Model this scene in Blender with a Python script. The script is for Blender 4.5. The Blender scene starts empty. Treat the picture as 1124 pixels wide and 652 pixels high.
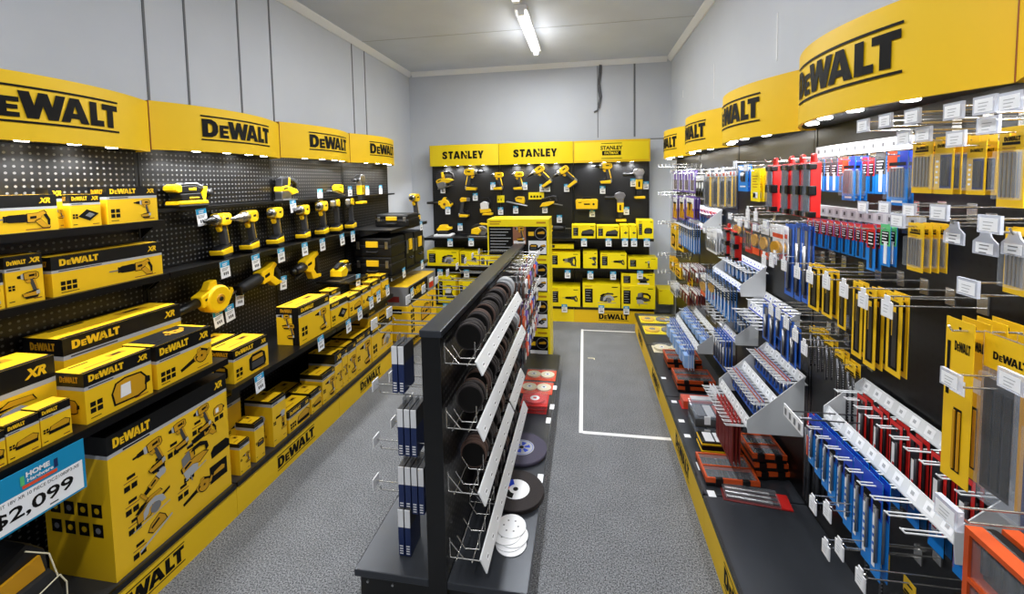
import bpy, bmesh, math, random
from mathutils import Vector, Matrix
random.seed(11)
COL = bpy.context.scene.collection
PI = math.pi

# ------------------------------------------------------------------ camera
FPX, CXP, CYP = 468.5, 562.0, 227.17          # focal length and principal point for a 1124x652 frame
YAW, PITCH, ROLL, EYE = .168292, -.06027, -.01778, 1.6
def cam_axes():
    cy, sy, cp, sp = math.cos(YAW), math.sin(YAW), math.cos(PITCH), math.sin(PITCH)
    f = Vector((-sy*cp, cy*cp, sp)); r = Vector((cy, sy, 0)); u = r.cross(f)
    c, s = math.cos(ROLL), math.sin(ROLL)
    return c*r + s*u, -s*r + c*u, f
AR, AU, AF = cam_axes()
EYEV = Vector((0, 0, EYE))
def P(px, py, x=None, y=None, z=None):
    """the point of the room that a photo pixel shows on a plane x=, y= or z="""
    d = AR*((px-CXP)/FPX) - AU*((py-CYP)/FPX) + AF
    if x is not None: t = x/d.x
    elif y is not None: t = y/d.y
    else: t = (z-EYE)/d.z
    return EYEV + d*t

# ------------------------------------------------------------------ materials
def lin(c):
    return tuple(((v/255)/12.92 if v/255 <= .04045 else ((v/255+.055)/1.055)**2.4) for v in c)
M = {}
def mat(name, rgb, rough=.5, metal=0.0, emit=0.0, spec=.5, bump=0.0, bscale=200.0, coat=0.0):
    m = bpy.data.materials.new(name); m.use_nodes = True
    b = m.node_tree.nodes['Principled BSDF']
    c = (*lin(rgb), 1)
    b.inputs['Base Color'].default_value = c
    b.inputs['Roughness'].default_value = rough
    b.inputs['Metallic'].default_value = metal
    b.inputs['Specular IOR Level'].default_value = spec
    b.inputs['Coat Weight'].default_value = coat
    if emit:
        b.inputs['Emission Color'].default_value = c
        b.inputs['Emission Strength'].default_value = emit
    if bump:
        nt = m.node_tree
        tc = nt.nodes.new('ShaderNodeTexCoord'); n = nt.nodes.new('ShaderNodeTexNoise'); bp = nt.nodes.new('ShaderNodeBump')
        n.inputs['Scale'].default_value = bscale; bp.inputs['Strength'].default_value = bump; bp.inputs['Distance'].default_value = .002
        nt.links.new(tc.outputs['Object'], n.inputs['Vector']); nt.links.new(n.outputs['Fac'], bp.inputs['Height'])
        nt.links.new(bp.outputs['Normal'], b.inputs['Normal'])
    M[name] = m
    return m
def clear_mat(name, rgb, alpha, rough=.08):
    m = mat(name, rgb, rough)
    nt = m.node_tree; b = nt.nodes['Principled BSDF']; out = nt.nodes['Material Output']
    t = nt.nodes.new('ShaderNodeBsdfTransparent'); mx = nt.nodes.new('ShaderNodeMixShader')
    mx.inputs[0].default_value = alpha
    nt.links.new(t.outputs[0], mx.inputs[1]); nt.links.new(b.outputs[0], mx.inputs[2]); nt.links.new(mx.outputs[0], out.inputs['Surface'])
    return m

mat('yellow', (241,193,24), .42); mat('print_yellow', (206,152,14), .5); mat('seam_orange', (150,74,12), .5); mat('sign_yellow', (243,198,14), .5, bump=.03, bscale=60)
mat('lemon', (255,230,8), .42); mat('lemon_sign', (253,222,14), .5)
mat('yellow_dark', (196,140,8), .5); mat('tool_yellow', (255,208,22), .32)
mat('black', (8,8,9), .4); mat('ink', (12,10,9), .6, spec=.2); mat('rubber', (22,22,23), .6); mat('shelf_black', (9,9,10), .32, spec=.5, bump=.05, bscale=900)
mat('deck_black', (62,65,71), .30, .45, bump=.03, bscale=700)
mat('grey_strip', (176,178,182), .5); mat('dark_grey', (62,62,64), .5); mat('mid_grey', (120,120,122), .5)
mat('steel', (190,190,192), .28, 1.0); mat('chrome_wire', (205,203,198), .25, .9); mat('blade_steel', (150,150,152), .35, .8)
mat('dark_steel', (80,80,84), .35, .8)
mat('white', (238,238,240), .45); mat('paper', (246,247,250), .5); mat('rack_grey', (200,202,204), .42); mat('rail_white', (222,224,226), .4)
mat('tag_blue', (38,160,210), .45); mat('sign_blue', (20,142,190), .4)
mat('card_blue', (22,128,214), .4); mat('deep_blue', (12,62,190), .4); mat('pack_blue', (40,100,200), .4); mat('pale_blue', (150,185,232), .3)
mat('navy', (26,44,92), .45)
mat('red', (206,32,28), .42); mat('red_orange', (232,82,44), .42); mat('orange', (200,76,22), .45); mat('rust', (124,48,30), .45); mat('dark_red', (120,26,24), .5)
mat('purple', (110,78,168), .45); mat('green', (90,190,120), .45); mat('brown', (92,70,62), .6); mat('abrasive', (44,38,38), .85, bump=.4, bscale=1500)
mat('abrasive_brown', (74,54,46), .85, bump=.4, bscale=1500); mat('cream', (232,222,190), .5)
mat('slate_disc', (70,66,84), .8, bump=.3, bscale=1200); mat('skin_print', (150,98,70), .6)
mat('led', (255,252,246), .4, emit=18.0); mat('tube_glow', (255,254,250), .4, emit=14.0)
mat('cable', (96,96,100), .6); mat('shadow_gap', (110,112,116), .8)
clear_mat('clear', (215,222,230), .10); clear_mat('clear_dim', (150,158,172), .35); clear_mat('ticket_clear', (226,230,242), .5, .25)

def noise_wall(name, a, b, scale, rough=.75):
    m = mat(name, a, rough); nt = m.node_tree; bs = nt.nodes['Principled BSDF']
    tc = nt.nodes.new('ShaderNodeTexCoord'); n = nt.nodes.new('ShaderNodeTexNoise'); r = nt.nodes.new('ShaderNodeValToRGB')
    n.inputs['Scale'].default_value = scale; n.inputs['Detail'].default_value = 6
    r.color_ramp.elements[0].position = .35; r.color_ramp.elements[1].position = .65
    r.color_ramp.elements[0].color = (*lin(a), 1); r.color_ramp.elements[1].color = (*lin(b), 1)
    nt.links.new(tc.outputs['Object'], n.inputs['Vector']); nt.links.new(n.outputs['Fac'], r.inputs['Fac']); nt.links.new(r.outputs['Color'], bs.inputs['Base Color'])
    return m
noise_wall('wall_paint', (196,200,208), (203,207,215), 1.3); noise_wall('ceiling_paint', (208,213,224), (216,221,232), 2.0)
noise_wall('carpet', (56,58,62), (166,168,172), 175.0, .95)
# carpet: coarse pile flecks over a faint larger mottling
nt = M['carpet'].node_tree
n2 = nt.nodes.new('ShaderNodeTexNoise'); n2.inputs['Scale'].default_value = 6; mixn = nt.nodes.new('ShaderNodeMixRGB'); mixn.blend_type = 'MULTIPLY'; mixn.inputs[0].default_value = .35
rmp = [n for n in nt.nodes if n.type == 'VALTORGB'][0]; tcn = [n for n in nt.nodes if n.type == 'TEX_COORD'][0]
nt.links.new(tcn.outputs['Object'], n2.inputs['Vector']); nt.links.new(rmp.outputs['Color'], mixn.inputs[1]); nt.links.new(n2.outputs['Fac'], mixn.inputs[2])
nt.links.new(mixn.outputs[0], nt.nodes['Principled BSDF'].inputs['Base Color'])
bp = nt.nodes.new('ShaderNodeBump'); bp.inputs['Strength'].default_value = .25; bp.inputs['Distance'].default_value = .003
nz = [n for n in nt.nodes if n.type == 'TEX_NOISE'][0]
nt.links.new(nz.outputs['Fac'], bp.inputs['Height']); nt.links.new(bp.outputs['Normal'], nt.nodes['Principled BSDF'].inputs['Normal'])

def peg_mat(name, hole, rough=.34, base=(15,15,16), pitch=.0254, r=.22):
    m = mat(name, base, rough); nt = m.node_tree; b = nt.nodes['Principled BSDF']
    tc = nt.nodes.new('ShaderNodeTexCoord'); sc = nt.nodes.new('ShaderNodeVectorMath'); sc.operation = 'SCALE'; sc.inputs['Scale'].default_value = 1/pitch
    fr = nt.nodes.new('ShaderNodeVectorMath'); fr.operation = 'FRACTION'
    sub = nt.nodes.new('ShaderNodeVectorMath'); sub.operation = 'SUBTRACT'; sub.inputs[1].default_value = (.5, 0, .5)
    mul = nt.nodes.new('ShaderNodeVectorMath'); mul.operation = 'MULTIPLY'; mul.inputs[1].default_value = (1, 0, 1)
    ln = nt.nodes.new('ShaderNodeVectorMath'); ln.operation = 'LENGTH'
    lt = nt.nodes.new('ShaderNodeMath'); lt.operation = 'LESS_THAN'; lt.inputs[1].default_value = r
    mx = nt.nodes.new('ShaderNodeMixRGB'); mx.inputs[1].default_value = (*lin(base), 1); mx.inputs[2].default_value = (*lin(hole), 1)
    L = nt.links.new
    L(tc.outputs['Object'], sc.inputs[0]); L(sc.outputs[0], fr.inputs[0]); L(fr.outputs[0], sub.inputs[0]); L(sub.outputs[0], mul.inputs[0])
    L(mul.outputs[0], ln.inputs[0]); L(ln.outputs['Value'], lt.inputs[0]); L(lt.outputs[0], mx.inputs[0]); L(mx.outputs[0], b.inputs['Base Color'])
peg_mat('peg_left', (104,104,104), r=.19, base=(10,10,11)); peg_mat('peg_right', (1,1,1), .33, (13,13,14)); peg_mat('peg_gondola', (84,84,82), .3); peg_mat('peg_back', (48,48,50))  # light and sheen caught in the holes is painted as their paler colours

# ------------------------------------------------------------------ mesh collector
class MB:
    def __init__(s): s.v, s.f, s.m, s.sm, s.slots = [], [], [], [], []
    def mi(s, name):
        if name not in s.slots: s.slots.append(name)
        return s.slots.index(name)
    def add(s, vs, fs, mt, smooth=False):
        b = len(s.v); s.v += [tuple(v) for v in vs]; k = s.mi(mt)
        for f in fs: s.f.append([b+i for i in f]); s.m.append(k); s.sm.append(smooth)
        return s
    def box(s, x0, x1, y0, y1, z0, z1, mt, top=None):
        vs = [(x0,y0,z0),(x1,y0,z0),(x1,y1,z0),(x0,y1,z0),(x0,y0,z1),(x1,y0,z1),(x1,y1,z1),(x0,y1,z1)]
        fs = [(0,3,2,1),(0,1,5,4),(1,2,6,5),(2,3,7,6),(3,0,4,7)]
        s.add(vs, fs, mt); s.add(vs[4:], [(0,1,2,3)], top or mt); return s
    def prism(s, pts, y0, y1, mt):          # pts are (x, z), counter-clockwise seen from the front (-y)
        n = len(pts); a = sum(pts[i][0]*pts[(i+1)%n][1]-pts[(i+1)%n][0]*pts[i][1] for i in range(n))
        if a < 0: pts = pts[::-1]
        vs = [(x,y0,z) for x,z in pts]+[(x,y1,z) for x,z in pts]
        fs = [list(range(n)), list(range(2*n-1,n-1,-1))]+[(i,i+n,(i+1)%n+n,(i+1)%n) for i in range(n)]
        return s.add(vs, fs, mt)
    def slab(s, pts, z0, z1, mt):           # pts are (x, y) seen from above
        n = len(pts); a = sum(pts[i][0]*pts[(i+1)%n][1]-pts[(i+1)%n][0]*pts[i][1] for i in range(n))
        if a < 0: pts = pts[::-1]
        vs = [(x,y,z1) for x,y in pts]+[(x,y,z0) for x,y in pts]
        return s.add(vs, [list(range(n)), list(range(2*n-1,n-1,-1))]+[(i+n,(i+1)%n+n,(i+1)%n,i) for i in range(n)], mt)
    def sect(s, pts, x0, x1, mt):           # pts are (y, z), extruded along x
        n = len(pts); a = sum(pts[i][0]*pts[(i+1)%n][1]-pts[(i+1)%n][0]*pts[i][1] for i in range(n))
        if a < 0: pts = pts[::-1]
        vs = [(x1,y,z) for y,z in pts]+[(x0,y,z) for y,z in pts]
        return s.add(vs, [list(range(n)), list(range(2*n-1,n-1,-1))]+[(i+n,(i+1)%n+n,(i+1)%n,i) for i in range(n)], mt)
    def flat(s, pts, y, mt):
        n = len(pts); a = sum(pts[i][0]*pts[(i+1)%n][1]-pts[(i+1)%n][0]*pts[i][1] for i in range(n))
        if a < 0: pts = pts[::-1]
        return s.add([(x,y,z) for x,z in pts], [list(range(n))], mt)
    def rect(s, x0, x1, z0, z1, y, mt): return s.flat([(x0,z0),(x1,z0),(x1,z1),(x0,z1)], y, mt)
    def cyl(s, p0, p1, r0, mt, r1=None, n=10, smooth=True, caps=True):
        r1 = r0 if r1 is None else r1
        p0, p1 = Vector(p0), Vector(p1); d = (p1-p0).normalized()
        a = d.orthogonal().normalized(); b = d.cross(a)
        vs = []
        for p, r in ((p0,r0),(p1,r1)):
            vs += [p+(a*math.cos(2*PI*i/n)+b*math.sin(2*PI*i/n))*r for i in range(n)]
        s.add(vs, [(i,(i+1)%n,(i+1)%n+n,i+n) for i in range(n)], mt, smooth)
        if caps: s.add(vs, [list(range(n-1,-1,-1)), list(range(n,2*n))], mt)
        return s
    def tube(s, pts, r, mt, n=6):
        for a, b in zip(pts, pts[1:]):
            s.cyl(a, b, r, mt, n=n)
        return s
    def lathe(s, prof, axis, org, mt, n=16):   # prof: (t along axis, radius)
        ax = {'x':Vector((1,0,0)),'y':Vector((0,1,0)),'z':Vector((0,0,1))}[axis]
        a = ax.orthogonal().normalized(); b = ax.cross(a); org = Vector(org); vs = []
        for t, r in prof: vs += [org+ax*t+(a*math.cos(2*PI*i/n)+b*math.sin(2*PI*i/n))*max(r,1e-4) for i in range(n)]
        fs = []
        for k in range(len(prof)-1):
            fs += [(k*n+i,k*n+(i+1)%n,(k+1)*n+(i+1)%n,(k+1)*n+i) for i in range(n)]
        s.add(vs, fs, mt, True)
        k = (len(prof)-1)*n
        s.add(vs, [list(range(n-1,-1,-1)), list(range(k,k+n))], mt)
        return s
    def shift(s, dx=0, dy=0, dz=0): s.v = [(x+dx,y+dy,z+dz) for x,y,z in s.v]; return s
    def rot(s, mtx): s.v = [tuple(mtx @ Vector(v)) for v in s.v]; return s
    def build(s, name, parent=None, loc=(0,0,0), rz=0.0, bevel=0.0, fix=False):
        me = bpy.data.meshes.new(name); me.from_pydata(s.v, [], s.f)
        for k in s.slots: me.materials.append(M[k])
        for p, k, sm in zip(me.polygons, s.m, s.sm): p.material_index = k; p.use_smooth = sm
        if bevel or fix:
            bm = bmesh.new(); bm.from_mesh(me)
            bmesh.ops.remove_doubles(bm, verts=bm.verts, dist=1e-6)
            bmesh.ops.recalc_face_normals(bm, faces=bm.faces)
            if bevel:
                es = [e for e in bm.edges if len(e.link_faces) == 2 and e.calc_face_angle(0) > .6]
                bmesh.ops.bevel(bm, geom=es, offset=bevel, segments=2, profile=.6, affect='EDGES', clamp_overlap=True)
            bm.to_mesh(me); bm.free()
        me.update()
        o = bpy.data.objects.new(name, me); COL.objects.link(o)
        o.location = loc; o.rotation_euler = (0,0,rz)
        if parent: o.parent = parent
        return o

def tag(o, label=None, cat=None, group=None, kind=None):
    if label: o['label'] = label
    if cat: o['category'] = cat
    if group: o['group'] = group
    if kind: o['kind'] = kind
    return o
def thing(name, label, cat, loc=(0,0,0), rz=0.0, group=None):
    o = bpy.data.objects.new(name, None); COL.objects.link(o); o.empty_display_size = .05
    o.location = loc; o.rotation_euler = (0,0,rz)
    return tag(o, label, cat, group)
def kids(o): return [c for c in bpy.data.objects if c.parent == o]
KIDS = {}
def dup(root, loc, rz, label, group=None, rot=None):
    """a copy of a thing with copies of its parts and sub-parts"""
    r = root.copy(); COL.objects.link(r); r.location = loc; r.rotation_euler = rot or (0,0,rz)
    r['label'] = label
    if group: r['group'] = group
    for ch in KIDS.setdefault(root.name, kids(root)):
        c = ch.copy(); COL.objects.link(c); c.parent = r
        for g in KIDS.setdefault(ch.name, kids(ch)):
            d = g.copy(); COL.objects.link(d); d.parent = c
    return r
_ONES = ['','first','second','third','fourth','fifth','sixth','seventh','eighth','ninth','tenth','eleventh','twelfth','thirteenth','fourteenth','fifteenth','sixteenth','seventeenth','eighteenth','nineteenth','twentieth']
def ordinal(n):
    if n <= 20: return _ONES[n]
    t, o = divmod(n, 10); base = {2:'twenty',3:'thirty',4:'forty'}[t]
    return base+'-'+_ONES[o] if o else base[:-1]+'ieth'
def back(j, n): return '' if n < 2 else (', front one', ', one behind', ', third back', ', fourth back', ', fifth back', ', sixth back')[j]
def struct(o): o['kind'] = 'structure'; return o

# ------------------------------------------------------------------ lettering
_TX = {}
def text2d(s, bold=0.0):
    if (s, bold) in _TX: return _TX[(s, bold)]
    cu = bpy.data.curves.new('lettering', 'FONT'); cu.body = s; cu.size = 1; cu.offset = bold; cu.dimensions = '2D'; cu.fill_mode = 'BOTH'; cu.resolution_u = 3
    ob = bpy.data.objects.new('lettering', cu); COL.objects.link(ob)
    bpy.context.view_layer.update()
    me = bpy.data.meshes.new_from_object(ob.evaluated_get(bpy.context.evaluated_depsgraph_get()))
    vs = [(v.co.x, v.co.y) for v in me.vertices]; fs = [tuple(p.vertices) for p in me.polygons]
    bpy.data.objects.remove(ob); bpy.data.curves.remove(cu); bpy.data.meshes.remove(me)
    x0 = min(v[0] for v in vs); x1 = max(v[0] for v in vs); z0 = min(v[1] for v in vs); z1 = max(v[1] for v in vs)
    vs = [((x-x0)/(z1-z0), (z-z0)/(z1-z0)) for x, z in vs]
    _TX[(s, bold)] = (vs, fs, (x1-x0)/(z1-z0)); return _TX[(s, bold)]
def put_text(mb, s, x, z, h, y, mt, w=None, bold=.02, centre=False, shear=0.0):
    vs, fs, asp = text2d(s, bold); sx = h if w is None else w/asp
    if centre: x = x-asp*sx/2
    out = []
    for f in fs:
        a = sum(vs[f[i]][0]*vs[f[(i+1)%len(f)]][1]-vs[f[(i+1)%len(f)]][0]*vs[f[i]][1] for i in range(len(f)))
        out.append(f if a > 0 else f[::-1])
    mb.add([(x+(px+shear*pz)*sx, y, z+pz*h) for px, pz in vs], out, mt)
def comb_e(w): return [[(0,0),(w,0),(w,.24),(.27,.24),(.27,.39),(w*.92,.39),(w*.92,.61),(.27,.61),(.27,.76),(w,.76),(w,1),(0,1)]]
def ring_d():
    o = [(.28,0),(.46,0),(.68,.13),(.78,.34),(.78,.66),(.68,.87),(.46,1),(.28,1)]
    i = [(.28,.24),(.38,.24),(.46,.3),(.49,.4),(.49,.6),(.46,.7),(.38,.76),(.28,.76)]
    return [[(0,0),(.28,0),(.28,1),(0,1)]]+[[o[k],o[k+1],i[k+1],i[k]] for k in range(7)]
LET_A = [[(0,0),(.29,0),(.58,1),(.32,1)],[(.66,0),(.97,0),(.64,1),(.40,1)],[(.24,.17),(.72,.17),(.66,.38),(.3,.38)]]
LET_L = [[(0,0),(.56,0),(.56,.25),(.28,.25),(.28,1),(0,1)]]
LET_T = [[(.21,0),(.49,0),(.49,.75),(.70,.75),(.70,1),(0,1),(0,.75),(.21,.75)]]
LET_W = [[(.2,0),(.52,0),(.65,.5),(.78,0),(1.08,0),(1.34,1),(1.04,1),(.92,.5),(.8,1),(.54,1),(.41,.5),(.3,1),(0,1)]]
def poly_word(mb, spec, cx, z, h, y, mt, w):
    tot = max(x for _, x, _ in [(0, dx+max(p[0] for q in pl for p in q)*sc, 0) for pl, dx, sc in spec])
    k = w/tot
    for pl, dx, sc in spec:
        for q in pl: mb.flat([(cx-w/2+(dx+px*sc)*k, z+pz*sc*h) for px, pz in q], y, mt)
DW = [(ring_d(),0,1),(comb_e(.68),.86,.74),(LET_W,1.34,1),(LET_A,2.50,1),(LET_L,3.52,1),(LET_T,4.02,1)]
def tool_logo(mb, cx, z, w, y, mt, lines=True, h=None):
    h = h or w/4.15
    poly_word(mb, DW, cx, z, h, y, mt, w)
    if lines:
        mb.rect(cx-w*.51, cx+w*.51, z+h*1.12, z+h*1.2, y, mt); mb.rect(cx-w*.51, cx+w*.51, z-h*.2, z-h*.12, y, mt)
LET_N = [[(0,0),(.27,0),(.27,.62),(.62,0),(.86,0),(.27,1),(0,1)],[(.62,.5),(.86,.08),(.86,.5)],[(.55,1),(.86,1),(.86,.55)]]
LET_Y = [[(.27,0),(.54,0),(.54,.4),(.82,1),(.52,1),(.41,.66),(.3,1),(0,1),(.27,.4)]]
def wall_logo(mb, cx, z, w, y, mt):
    h = w/5.6
    vs, fs, asp = text2d('S', .05); sx = .62*h/asp
    put_text(mb, 'S', cx-w/2, z, h, y, mt, w=w*.13, bold=.05)
    spec = [(LET_T,.9,1),(LET_A,1.66,1),(LET_N,2.74,1),(LET_L,3.72,1),(comb_e(.6),4.4,1),(LET_Y,5.08,1)]
    k = w/5.9
    for pl, dx, sc in spec:
        for q in pl: mb.flat([(cx-w/2+(dx+px)*k, z+pz*h) for px, pz in q], y, mt)
def curve_on(o, W, sag, n=22):
    """lay flat lettering onto a bowed sign: cut into strips, then push each vertex out with the bow"""
    bm = bmesh.new(); bm.from_mesh(o.data)
    for i in range(1, n):
        bmesh.ops.bisect_plane(bm, geom=bm.verts[:]+bm.edges[:]+bm.faces[:], plane_co=(-W/2+W*i/n,0,0), plane_no=(1,0,0))
    for v in bm.verts: v.co.y -= sag*(1-(2*v.co.x/W)**2)
    bm.to_mesh(o.data); bm.free()
# ------------------------------------------------------------------ the room
XL, XR, YB, ZC, YF = -2.2, 1.0, 5.25, 3.0, -1.6
LEFT, RIGHT, BACK = PI/2, -PI/2, 0.0
def room_box(name, x0, x1, y0, y1, z0, z1, m): return struct(MB().box(x0,x1,y0,y1,z0,z1,m).build(name))
room_box('floor', XL-.1, XR+.1, YF, YB+.1, -.05, 0, 'carpet')
room_box('wall_left', XL-.1, XL, YF, YB+.1, 0, ZC, 'wall_paint')
room_box('wall_right', XR, XR+.1, YF, YB+.1, 0, ZC, 'wall_paint')
room_box('wall_back', XL, XR, YB, YB+.1, 0, ZC, 'wall_paint')
room_box('ceiling', XL-.1, XR+.1, YF, YB+.1, ZC, ZC+.05, 'ceiling_paint')
tn = [0]
def trim(x0,x1,y0,y1,z0,z1,m):
    tn[0] += 1; return room_box('trim_%d' % tn[0], x0,x1,y0,y1,z0,z1,m)
for nm, pts, ax in (('l', [(XL,ZC-.055),(XL+.012,ZC-.055),(XL+.05,ZC-.012),(XL+.05,ZC),(XL,ZC)], 1), ('r', [(XR,ZC-.055),(XR-.012,ZC-.055),(XR-.05,ZC-.012),(XR-.05,ZC),(XR,ZC)], 1)):
    tn[0] += 1; struct(MB().prism(pts, YF, YB, 'white').build('trim_%d' % tn[0]))
tn[0] += 1; struct(MB().sect([(YB,ZC-.055),(YB-.012,ZC-.055),(YB-.05,ZC-.012),(YB-.05,ZC),(YB,ZC)], XL+.05, XR-.05, 'white').build('trim_%d' % tn[0]))
for y in (1.88, 2.11, 2.49, 2.78, 3.88, 4.12): trim(XL, XL+.004, y-.006, y+.006, 0, ZC-.055, 'shadow_gap')      # joints between the wall panels
for x, w in ((P(656,100,y=YB).x, .004), (P(696.5,100,y=YB).x, .010)): trim(x-w, x+w, YB-.004, YB, 2.1, ZC-.055, 'shadow_gap')
zj = P(726,152,y=YB).z; trim(.74, XR, YB-.004, YB, zj-.006, zj+.006, 'shadow_gap')
for y in (.4, 1.6, 2.8, 4.0): trim(XL+.05, XR-.05, y-.0025, y+.0025, ZC-.003, ZC, 'grey_strip')                    # joints between the ceiling sheets
for (px, y0p, y1p) in ((854, 14, 66), (784, 70, 108), (750, 99, 107)):                                             # filled slots on the painted wall
    a = P(px, y0p, x=XR); b = P(px, y1p, x=XR); trim(XR-.003, XR, a.y-.006, a.y+.006, b.z, a.z, 'white')
a = [P(658.5,66,y=YB-.012), P(658,82,y=YB-.012), P(656.5,94,y=YB-.012), P(658.5,108,y=YB-.012), P(656,121,y=YB-.012), P(652,123,y=YB-.012)]
mb = MB(); mb.tube(a, .010, 'cable', 8); mb.tube([v+Vector((.018,0,.02)) for v in a[:-1]], .008, 'cable', 8)
tag(mb.build('loose_cable'), 'grey cable hanging loose from the ceiling down the far wall', 'cable')

mb = MB()
for x0,x1,y0,y1 in ((-.045,-.020,2.645,4.55),(-.020,.514,2.64,2.668),(-.020,.514,4.515,4.54)): mb.box(x0,x1,y0,y1,0,.0012,'white')
tag(mb.build('floor_tape'), 'white tape outline stuck on the grey carpet', 'tape')
a = P(649,393,z=.002)
tag(MB().box(-.03,.03,-.005,.005,0,.002,'cream').box(.022,.03,-.03,-.005,0,.002,'cream').build('tape_scrap', loc=(a.x,a.y,0)), 'small hooked scrap of cream tape inside the taped outline on the carpet', 'scrap')

# ceiling battens
def batten(y0, y1, label):
    t = thing('ceiling_light', label, 'light', (-.49, (y0+y1)/2, ZC), 0, 'fluorescent battens in one row')
    L = y1-y0
    MB().sect([(-L/2,0),(-L/2,-.035),(L/2,-.035),(L/2,0)], -.05, .05, 'white').build('housing', t)
    MB().cyl((0,-L/2+.04,-.055),(0,L/2-.04,-.055),.016,'tube_glow',n=12).build('tube', t)
    for s in (-1,1): MB().box(-.025,.025,s*(L/2-.025)-.02,s*(L/2-.025)+.02,-.075,-.03,'white').build('end_cap', t)
    la = bpy.data.lights.new('batten_glow','AREA'); la.shape = 'RECTANGLE'; la.size = .08; la.size_y = L-.1; la.energy = BATTEN_W; la.color = (.955,.98,1)
    lo = bpy.data.objects.new('batten_glow', la); COL.objects.link(lo); lo.location = (-.49,(y0+y1)/2,ZC-.085)
    lp = bpy.data.lights.new('batten_side_glow','POINT'); lp.energy = BATTEN_W*.16; lp.shadow_soft_size = .15; lp.color = (.955,.98,1)
    lo = bpy.data.objects.new('batten_side_glow', lp); COL.objects.link(lo); lo.location = (-.49,(y0+y1)/2,ZC-.25)
BATTEN_W = 20
batten(3.45, 4.62, 'lit fluorescent batten on the ceiling, the one nearer the far wall')
batten(2.05, 3.25, 'lit fluorescent batten on the ceiling cut off by the top of the photo')
for y in (.6, -.8):
    la = bpy.data.lights.new('batten_glow','AREA'); la.shape = 'RECTANGLE'; la.size = .1; la.size_y = 1.1; la.energy = BATTEN_W; la.color = (.955,.98,1)
    lo = bpy.data.objects.new('batten_glow', la); COL.objects.link(lo); lo.location = (-.49,y,ZC-.085)

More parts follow.
